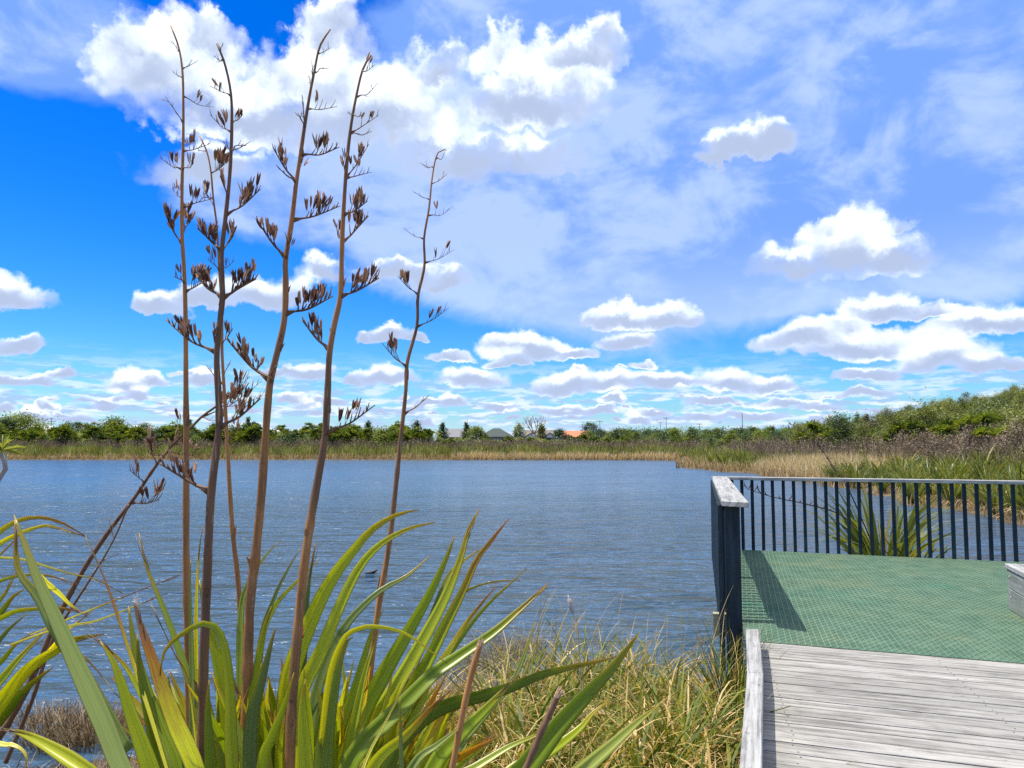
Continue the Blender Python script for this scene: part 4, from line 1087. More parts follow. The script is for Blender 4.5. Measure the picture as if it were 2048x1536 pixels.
def skyline():
    kinds = {'cone': (DARK_BUSH, 1.0, 0.03), 'round': (GREEN_BUSH, 0.0, 0.1), 'dark': (DARK_BUSH, 0.15, 0.1), 'olive': (OLIVE_BUSH, 0.5, 0.06)}
    L = [(378, 836, 190, 'cone', 1.5, 'pointed dark conifer left of the thick middle flower stalk'), (372, 846, 190, 'dark', 1.6, None), (228, 842, 180, 'round', 6.0, 'broad round topped green tree above the far left shrubs'),
         (155, 846, 185, 'dark', 2.4, None), (132, 846, 180, 'dark', 3.0, None), (40, 838, 185, 'round', 9.0, 'widest round tree on the skyline at the far left edge'), (8, 842, 180, 'dark', 5.0, None), (172, 850, 170, 'olive', 2.6, None),
         (495, 838, 195, 'cone', 2.2, 'dark narrow conifer between the two thick flower stalks'), (506, 847, 195, 'dark', 2.4, None),
         (735, 846, 150, 'cone', 2.0, 'dark conifer with a lumpy crown left of the slender flower stalk'), (705, 852, 150, 'dark', 2.6, None), (833, 848, 165, 'cone', 3.4, 'broad cone shaped conifer right of the slender flower stalk'),
         (885, 849, 165, 'cone', 2.4, None), (932, 846, 170, 'cone', 1.8, 'thin grey green conifer in front of the pale grey roof'), (951, 855, 165, 'round', 2.8, None),
         (1038, 849, 190, 'olive', 2.6, 'pale olive bushy tree left of the white gabled house'), (1084, 852, 185, 'olive', 2.0, None), (1120, 860, 180, 'dark', 2.8, None), (1181, 846, 205, 'dark', 3.6, 'dark round tree at the right end of the orange roof'),
         (1202, 861, 195, 'dark', 2.6, None), (640, 848, 160, 'olive', 1.6, None), (690, 853, 160, 'round', 3.0, None), (430, 850, 170, 'dark', 3.0, None), (290, 850, 175, 'dark', 3.4, None), (330, 854, 170, 'olive', 2.6, None),
         (1270, 866, 190, 'dark', 5.0, None), (1310, 864, 195, 'dark', 5.0, None), (1350, 866, 185, 'dark', 4.4, None), (1440, 864, 180, 'dark', 4.6, None), (1480, 862, 175, 'dark', 4.6, None), (1520, 866, 170, 'round', 4.4, None), (1585, 860, 160, 'dark', 4.4, None)]
    for i, (px, top, Y, kd, wm, lab) in enumerate(L):
        q = P(px, 885, Y); z = gz(q.x, q.y); h = P(px, top, Y).z - z
        m, cone, base = kinds[kd]
        t = proto_leafy(600 + i, h, wm / 2 * (1.15 if cone < 0.9 else 1.2), m, 'conifer' if kd == 'cone' else 'tree', cone, base, int(1500 + 420 * wm * h / 4), 0.17 if wm < 4.5 else 0.24, int(28 + 6 * wm))
        g = lab is None
        drop(t, USED, q.x, q.y, lab or {'cone': 'pointed conifer behind the shrub belt, right of the slender flower stalk', 'round': 'rounded light green tree top rising just above the shrub belt', 'dark': 'dark tree top rising just above the shrub belt', 'olive': 'olive brown tree top rising just above the shrub belt'}[kd],
             'tree', {'cone': None, 'round': 'light green trees behind the belt', 'dark': 'dark trees behind the belt', 'olive': 'olive trees behind the belt'}[kd] if g else None)
skyline()

# ------------------------------------------------------------------ near bank: sedge, mud, tussock, cattail, duck
SEDGE_NEAR = foliage_mat('sedge_blade', [(0.0, (0.045, 0.072, 0.009)), (0.25, (0.110, 0.149, 0.014)), (0.45, (0.220, 0.226, 0.025)), (0.60, (0.340, 0.230, 0.051)), (0.8, (0.500, 0.336, 0.115)), (1.0, (0.700, 0.538, 0.272))], 0.35, 0.55, 0.3, 0.1)
DEAD_GRASS = foliage_mat('dead_grass_blade', [(0.0, (0.066, 0.042, 0.024)), (0.5, (0.187, 0.127, 0.072)), (0.85, (0.396, 0.297, 0.187)), (1.0, (0.572, 0.473, 0.341))], 0.2, 0.8, 0.2, 0.1)

def near_sedge():
    rg = np.random.default_rng(91)
    mb = MB()
    # tussock centres over the wet bank between the flax and the platform
    cs = []
    for (px, py, z) in [(1010, 1430, .35), (1060, 1380, .3), (1120, 1360, .25), (1180, 1380, .25), (1240, 1370, .2), (1300, 1380, .2), (1350, 1400, .2), (1400, 1430, .2), (1440, 1480, .2),
                        (1100, 1450, .3), (1170, 1470, .3), (1230, 1480, .3), (1300, 1500, .3), (1370, 1520, .3), (1430, 1560, .3), (1030, 1520, .4), (1120, 1560, .4), (1210, 1600, .4), (1300, 1620, .4), (1390, 1640, .4), (1450, 1640, .4),
                        (1280, 1430, .2), (1200, 1420, .25), (1330, 1450, .25), (1460, 1420, .15), (980, 1480, .4), (1260, 1560, .35), (1340, 1580, .35), (1470, 1540, .25), (1060, 1640, .45), (1160, 1680, .45), (1260, 1700, .45), (1360, 1720, .45)]:
        q = G(px, py, z); cs.append((q.x, q.y))
    for (x, y) in cs:
        n = 80 if y > 4.2 else 62
        x += 0.1 * rg.normal(); y += 0.1 * rg.normal()
        a = rg.random(n) * 2 * math.pi; r0 = 0.16 * np.sqrt(rg.random(n))
        xy = np.stack([x + np.cos(a) * r0, y + np.sin(a) * r0], 1)
        base = np.column_stack([xy, ground_z(xy) - 0.03])
        base[:, 2] = np.maximum(base[:, 2], -0.05)
        dead = rg.random(n) < 0.34
        tint = np.where(dead, 0.62 + 0.38 * rg.random(n), 0.05 + 0.42 * rg.random(n))
        hgt = (0.48 + 0.48 * rg.random(n)) * (0.86 if y < 4 else 1.0)
        blades(base, hgt, a + 0.7 * rg.normal(size=n), 0.15 + 0.75 * rg.random(n) ** 1.2, 0.023 * (0.3 + 0.9 * rg.random(n)), np.where(dead, 0.35 + 0.75 * rg.random(n), 0.25 + 0.55 * rg.random(n)), 7, np.clip(tint, 0, 1), mb, 0.6)
    # fallen straw between the tussocks
    n = 2600
    xy = np.stack([-0.75 + 2.9 * rg.random(n), 3.0 + 3.6 * rg.random(n)], 1)
    xy = xy[(xy[:, 0] < 0.30 * xy[:, 1] + 0.05) & (xy[:, 0] > -0.14 * xy[:, 1])]; n = len(xy)
    base = np.column_stack([xy, np.maximum(ground_z(xy), 0) + 0.02 + 0.22 * rg.random(n) ** 2])
    blades(base, 0.25 + 0.4 * rg.random(n), rg.random(n) * 6.28, 1.1 + 0.5 * rg.random(n), 0.006 * (0.5 + rg.random(n)), 0.15 * rg.normal(size=n), 5, np.clip(0.75 + 0.2 * rg.normal(size=n), 0.3, 1), mb, 0.5)
    # the tall thin stragglers leaning over the water
    n = 170
    px = 1020 + 450 * rg.random(n); xy = np.array([[G(a, 1370 + 90 * rg.random(), .2)[k] for k in (0, 1)] for a in px])
    base = np.column_stack([xy, np.maximum(ground_z(xy), 0)])
    blades(base, 0.75 + 0.42 * rg.random(n), 0.3 + 1.2 * rg.normal(size=n), 0.12 + 0.5 * rg.random(n), 0.0065, 0.1 + 0.5 * rg.random(n) ** 2, 8, np.clip(0.68 + 0.2 * rg.normal(size=n), 0.2, 1), mb, 0.6)
    tag(mb.build('sedge', SEDGE_NEAR), 'tangled straw and green sedge on the near bank between the flax and the kerb', 'sedge', None, 'stuff')
    # green rush tuft against the kerb
    t = empty('rush_tuft', tuple(G(1472, 1470, 0.15))); tag(t, 'bright green upright rush tuft against the kerb of the boardwalk', 'rush')
    n = 90; a = rg.random(n) * 6.28; r0 = 0.10 * np.sqrt(rg.random(n))
    mb = blades(np.column_stack([np.cos(a) * r0, np.sin(a) * r0, np.full(n, -0.1)]), 0.7 + 0.35 * rg.random(n), a, 0.08 + 0.32 * rg.random(n), 0.009, 0.1 + 0.25 * rg.random(n), 6, 0.02 + 0.33 * rg.random(n))
    mb.build('blades', SEDGE_NEAR, t)
    # dead fine grass by the waterline below the flax and on the mud
    mb = MB()
    def tuft(x, y, n, h, r, lo, hi):
        a = rg.random(n) * 6.28; r0 = r * np.sqrt(rg.random(n)); xy = np.stack([x + np.cos(a) * r0, y + np.sin(a) * r0], 1)
        base = np.column_stack([xy, np.maximum(ground_z(xy), -0.03) - 0.01])
        blades(base, h * (0.4 + 0.8 * rg.random(n)), a + rg.normal(size=n), 0.2 + 0.9 * rg.random(n), 0.0045, 0.5 * rg.random(n), 4, lo + (hi - lo) * rg.random(n), mb)
    for (px, py, n, h, r) in [(930, 1380, 420, .38, .32), (960, 1330, 360, .36, .3), (990, 1300, 360, .40, .3), (1040, 1290, 320, .42, .3), (905, 1420, 380, .34, .3), (880, 1450, 300, .3, .3), (930, 1460, 300, .3, .3), (690, 1420, 260, .22, .35), (640, 1440, 260, .2, .35), (760, 1440, 260, .22, .3)]:
        q = G(px, py, 0.12); tuft(q.x, q.y, n, h, r, 0.25, 1.0)
    n = 9000; xy = np.stack([-5.5 + 6 * rg.random(n), 3.2 + 3.6 * rg.random(n)], 1); xy = xy[shore_dist(xy) > 0.1]; n = len(xy)
    blades(np.column_stack([xy, ground_z(xy)]), 0.06 + 0.16 * rg.random(n), rg.random(n) * 6.28, 0.6 + 0.9 * rg.random(n), 0.008, 0.2 * rg.random(n), 3, rg.random(n), mb)
    tag(mb.build('dead_grass', DEAD_GRASS), 'fine dead brown grass littering the muddy bank below the flax', 'dead grass', None, 'stuff')
    # tussocks standing in the shallows, bottom left
    for (px, py, n, h, r, lab) in [(158, 1472, 900, 0.30, 0.36, 'brown dead grass tussock in the shallow water behind the longest pale flax leaf'), (232, 1440, 420, 0.2, 0.28, 'low sparse dead grass tussock in the water, right of the larger one'), (100, 1432, 300, 0.18, 0.24, 'thin dead grass tussock in the water, left of the larger one')]:
        q = G(px, py, 0.02); mb = MB(); t = empty('grass_tussock', (q.x, q.y, 0)); tag(t, lab, 'tussock')
        a = rg.random(n) * 6.28; r0 = r * np.sqrt(rg.random(n))
        blades(np.column_stack([np.cos(a) * r0 * 1.25, np.sin(a) * r0 * 0.8, np.full(n, -0.04)]), h * (0.4 + 0.8 * rg.random(n)), a + rg.normal(size=n), 0.15 + 0.85 * rg.random(n), 0.0075, 0.5 * rg.random(n), 4, 0.15 + 0.8 * rg.random(n) ** 1.2, mb)
        mb.build('blades', DEAD_GRASS, t)
        m2 = MB(); th = np.linspace(0, 2 * math.pi, 15)[:-1]; rows = []
        for (f, z) in ((0.8, -0.12), (0.62, 0.006), (0.35, 0.03), (0.03, 0.035)):
            rows += [[np.cos(u) * r * 1.2 * f * (1 + 0.12 * math.sin(3 * u)), np.sin(u) * r * 0.8 * f, z] for u in th]
        m2.add(rows, [[i * 14 + j, i * 14 + (j + 1) % 14, (i + 1) * 14 + (j + 1) % 14, (i + 1) * 14 + j] for i in range(3) for j in range(14)])
        m2.build('root_mat', flat_mat('peat', (0.05, 0.037, 0.025), 0.9, 0.5, 20), t, True)

def cattail():
    top = np.array(P(1136, 1190, 5.0)); mid = np.array(P(1146, 1226, 5.0)); c = np.array(P(1156, 1260, 5.0)); b = np.array(P(1172, 1400, 5.0)); b[2] = 0.0
    t = empty('cattail', tuple(b)); tag(t, 'single pale cattail head standing out of the sedge against the water', 'cattail')
    mb = MB(); mb.tube(catmull([b * 0, c - b, mid - b], 10), np.linspace(0.006, 0.004, 10), 6); mb.build('stem', flat_mat('cattail_stem', (0.42, 0.34, 0.20), 0.7), t, True)
    mb = MB(); s = np.linspace(0, 1, 9); mb.tube([(mid - b) * (1 - q) + (top - b) * q for q in s], 0.004 + 0.0125 * np.sin(np.clip(s * 1.15, 0, 1) * math.pi) ** 0.35 * (s < 1), 9)
    mb.build('seed_head', flat_mat('cattail_head', (0.46, 0.42, 0.38), 0.9, 0.35, 60), t, True)

def duck():
    q = G(743, 1147, 0.0)
    N = mat('duck_plumage'); co = obj_co(N); sp = N.n('ShaderNodeSeparateXYZ'); N.put(sp.inputs[0], co)
    back = N.smooth(N.m('ADD', sp.outputs[2], N.m('MULTIPLY', sp.outputs[0], -0.30)), 0.050, 0.062)
    body = N.mix(N.noise(co, 30, 3), (0.012, 0.010, 0.012), (0.05, 0.04, 0.035))
    m = done(N, pbsdf(N, N.mix(back, body, (0.72, 0.72, 0.70)), 0.6))
    t = bpy.data.meshes.new('duck'); mb = MB()
    # low swimming body rising to the tail, head down by the water
    ax = 0.62 * np.array([[-0.20, 0, 0.02], [-0.15, 0, 0.02], [-0.08, 0, 0.022], [0.0, 0, 0.030], [0.07, 0, 0.048], [0.13, 0, 0.078], [0.175, 0, 0.115]])
    rr = [(0.62 * a, 0.75 * b) for a, b in [(0.006, 0.006), (0.020, 0.018), (0.042, 0.032), (0.066, 0.046), (0.064, 0.046), (0.044, 0.032), (0.014, 0.010)]]
    V = []; n = 14
    for c, (ry, rz) in zip(ax, rr):
        V += [c + np.array([0, math.cos(u) * ry, math.sin(u) * rz]) for u in np.arange(n) * 2 * math.pi / n]
    k = len(ax)
    mb.add(V, [[i * n + j, i * n + (j + 1) % n, (i + 1) * n + (j + 1) % n, (i + 1) * n + j] for i in range(k - 1) for j in range(n)] + [list(range(n))[::-1], [(k - 1) * n + j for j in range(n)]])
    o = mb.build('duck', m, None, True)
    o.location = q; o.rotation_euler = (0, 0, 0.15)
    sd_ = o.modifiers.new('smooth', 'SUBSURF'); sd_.levels = 1; sd_.render_levels = 2
    tag(o, 'small dark waterbird with a white back feeding low on the open water', 'duck')
near_sedge(); cattail(); duck()

# ------------------------------------------------------------------ the flax in front
def flax_leaf_mat():
    N = mat('flax_leaf')
    s = attr(N, 'along'); u = attr(N, 'across'); k = attr(N, 'hue'); dry = attr(N, 'dry'); oi = attr(N, 'seed')
    cb = N.n('ShaderNodeCombineXYZ'); N.put(cb.inputs[0], N.m('MULTIPLY', u, 8.0)); N.put(cb.inputs[1], N.m('MULTIPLY', s, 0.5)); N.put(cb.inputs[2], N.m('MULTIPLY', oi, 37.0))
    fib = N.noise(cb.outputs[0], 1.6, 2, 0.6)
    cb2 = N.n('ShaderNodeCombineXYZ'); N.put(cb2.inputs[0], N.m('MULTIPLY', u, 1.5)); N.put(cb2.inputs[1], N.m('MULTIPLY', s, 7.0)); N.put(cb2.inputs[2], N.m('MULTIPLY', oi, 91.0))
    blot = N.noise(cb2.outputs[0], 1.5, 5, 0.65)
    green = N.ramp(k, [(0.0, (0.153, 0.233, 0.011)), (0.3, (0.320, 0.415, 0.010)), (0.55, (0.562, 0.607, 0.011)), (0.75, (0.800, 0.785, 0.013)), (0.9, (0.800, 0.800, 0.021)), (1.0, (0.800, 0.800, 0.123))])
    under = N.ramp(k, [(0.0, (0.183, 0.251, 0.088)), (0.5, (0.321, 0.395, 0.099)), (0.8, (0.590, 0.547, 0.105)), (1.0, (0.656, 0.656, 0.209))])
    side = N.n('ShaderNodeNewGeometry').outputs['Backfacing']
    c = N.mix(attr(N, 'pale'), green, under)
    c = N.mix(1.0, c, N.m('MULTIPLY_ADD', fib, 0.9, 0.55), 'MULTIPLY')
    # yellowing and orange towards a dying tip, dark speckle, thin orange margin
    age = N.m('ADD', N.m('SUBTRACT', s, N.m('SUBTRACT', 1.0, dry)), N.m('MULTIPLY_ADD', blot, 0.5, -0.25))
    c = N.mix(N.smooth(age, -0.20, 0.12), c, (0.46, 0.33, 0.02))
    c = N.mix(N.smooth(age, 0.02, 0.24), c, (0.42, 0.16, 0.02))
    c = N.mix(N.smooth(age, 0.20, 0.34), c, (0.28, 0.20, 0.13))
    c = N.mix(N.m('MULTIPLY', N.smooth(blot, 0.66, 0.74), N.smooth(age, -0.4, 0.1)), c, (0.07, 0.04, 0.015))
    edge = N.smooth(N.m('ABSOLUTE', u), 0.93, 0.99)
    c = N.mix(N.m('MULTIPLY', edge, 0.65), c, (0.20, 0.10, 0.02))
    rib = N.smooth(N.m('ABSOLUTE', u), 0.07, 0.0)
    c = N.mix(N.m('MULTIPLY', rib, 0.45), c, (0.36, 0.36, 0.08))
    b = pbsdf(N, c, N.m('MULTIPLY_ADD', fib, 0.2, 0.22), None, 0.5)
    tr = N.n('ShaderNodeBsdfTranslucent'); N.put(tr.inputs[0], N.mix(1.0, c, (1.5, 1.35, 0.40), 'MULTIPLY'))
    mx = N.n('ShaderNodeMixShader'); mx.inputs[0].default_value = 0.5
    N.put(mx.inputs[1], b); N.put(mx.inputs[2], tr.outputs[0])
    return done(N, mx.outputs[0])
FLAX = flax_leaf_mat()

def stalk_mat():
    N = mat('flax_flower_stalk')
    s = attr(N, 'along'); k = attr(N, 'tint'); a = attr(N, 'around')
    co = pos(N)
    n = N.noise(N.mapping(co, scale=(70, 70, 4)), 1.0, 5, 0.65); n2 = N.noise(N.mapping(co, scale=(6, 6, 3)), 1.0, 4, 0.6)
    warm = N.mix(n, (0.17, 0.062, 0.018), (0.68, 0.32, 0.105)); dark = N.mix(n, (0.040, 0.021, 0.013), (0.30, 0.16, 0.085))
    c = N.mix(N.smooth(N.m('ADD', N.m('MULTIPLY', n2, 0.9), N.m('SUBTRACT', k, 0.5)), 0.30, 0.56), warm, dark)
    pale = N.noise(N.mapping(co, scale=(120, 120, 9)), 1.0, 3, 0.6)
    c = N.mix(N.m('MULTIPLY', N.smooth(pale, 0.60, 0.70), 0.55), c, (0.46, 0.31, 0.19))
    c = N.mix(N.m('MULTIPLY', N.smooth(N.noise(co, 60, 3, 0.7), 0.62, 0.72), 0.6), c, (0.025, 0.016, 0.013))
    return done(N, pbsdf(N, c, 0.62, bump(N, n, 0.002, 0.6), 0.3))
STALK = stalk_mat()
def pod_mat():
    N = mat('dry_seed_pod'); k = attr(N, 'tint'); s = attr(N, 'along')
    n = N.noise(N.mapping(pos(N), scale=(60, 60, 25)), 1.0, 4, 0.6)
    c = N.mix(N.smooth(N.m('ADD', n, N.m('MULTIPLY_ADD', k, 0.6, -0.3)), 0.3, 0.72), (0.105, 0.044, 0.024), (0.54, 0.30, 0.165))
    c = N.mix(N.m('MULTIPLY', N.smooth(s, 0.75, 1.0), 0.5), c, (0.42, 0.31, 0.22))
    return done(N, pbsdf(N, c, 0.7, None, 0.25))
POD = pod_mat()

def leaf(parent, pts, w, D0, D1, hue, dry=0.0, pale=0.0, fold=0.45, roll=0.0, taper_tip=0.55, label=None, name='leaf', origin=(0, 0, 0), into=None):
    """keeled sword leaf along a traced midline; D0, D1: distances of base and tip; w: widest, in photo pixels"""
    d = np.r_[0, np.cumsum([math.hypot(pts[i + 1][0] - pts[i][0], pts[i + 1][1] - pts[i][1]) for i in range(len(pts) - 1)])]; d /= d[-1]
    W = [np.array(P(x, y, D0 + (D1 - D0) * t)) for (x, y), t in zip(pts, d)]
    n = 30; c = catmull(W, n)
    tan = np.gradient(c, axis=0); tan /= np.linalg.norm(tan, axis=1, keepdims=True)
    view = c - np.array([0, 0, H]); view /= np.linalg.norm(view, axis=1, keepdims=True)
    side = np.cross(tan, view); side /= np.linalg.norm(side, axis=1, keepdims=True)
    nrm = np.cross(side, tan)
    t = np.linspace(0, 1, n)
    tip0 = 1 - taper_tip
    wid = np.where(t < tip0, 0.72 + 0.28 * np.sin(np.clip(t / tip0, 0, 1) * math.pi / 2), np.clip((1 - (t - tip0) / taper_tip), 0, 1) ** 0.72)
    Dm = D0 + (D1 - D0) * t
    hw = np.maximum(w * (1.04 if w > 12 else 1.0) * Dm / F * wid / 2, 0.0009)
    ang = fold * (1 - 0.35 * t)                               # V fold, flatter to the tip
    r = roll + 0.10 * np.sin(t * 5 + w)
    cr, sr = np.cos(r)[:, None], np.sin(r)[:, None]
    s2 = side * cr + nrm * sr; n2 = nrm * cr - side * sr
    wide = (hw / np.cos(ang) * 0.98)[:, None]
    L = c - s2 * wide * np.cos(ang)[:, None] - n2 * wide * np.sin(ang)[:, None]
    Lm = c - s2 * wide * np.cos(ang)[:, None] * 0.5 - n2 * wide * np.sin(ang)[:, None] * 0.42
    Rm = c + s2 * wide * np.cos(ang)[:, None] * 0.5 - n2 * wide * np.sin(ang)[:, None] * 0.42
    R = c + s2 * wide * np.cos(ang)[:, None] - n2 * wide * np.sin(ang)[:, None]
    V = np.stack([L, Lm, c, Rm, R], 1).reshape(-1, 3) - np.array(origin)
    i = np.arange(n - 1)[:, None] * 5; j = np.arange(4)[None]
    Fc = np.stack([i + j, i + j + 1, i + 5 + j + 1, i + 5 + j], -1).reshape(-1, 4)
    mb = into if into is not None else MB(); mb.add(V, Fc, along=np.repeat(t, 5), across=np.tile([-1, -0.5, 0, 0.5, 1.0], n), hue=hue if hue > 0.8 else max(0.0, hue - 0.08), dry=dry * 0.62, pale=pale, seed=RNG.random())
    if dry > 0.1:                                             # frayed fibres beyond a dying tip
        d0 = tan[-1]; ln = (18 + 40 * RNG.random()) * D1 / F
        for k in range(2 + int(3 * RNG.random())):
            e = c[-2] + (d0 + 0.16 * RNG.normal(size=3)) * ln * (0.5 + 0.6 * RNG.random()); q = side[-1] * 0.0007
            a0 = c[-6 + k % 3] - np.array(origin); e = e - np.array(origin); m = (a0 + e) / 2 + RNG.normal(size=3) * ln * 0.06
            mb.add([a0 - q, a0 + q, m + q, m - q, e], [[0, 1, 2, 3], [3, 2, 4]], along=1.0, across=0.5, hue=1.0, dry=0.42, pale=0.5, seed=0.3)
    if into is not None: return None
    o = mb.build(name, FLAX, parent, True)
    so_ = o.modifiers.new('thickness', 'SOLIDIFY'); so_.thickness = 0.0012; so_.offset = 0
    if label: o['label'] = label
    return o

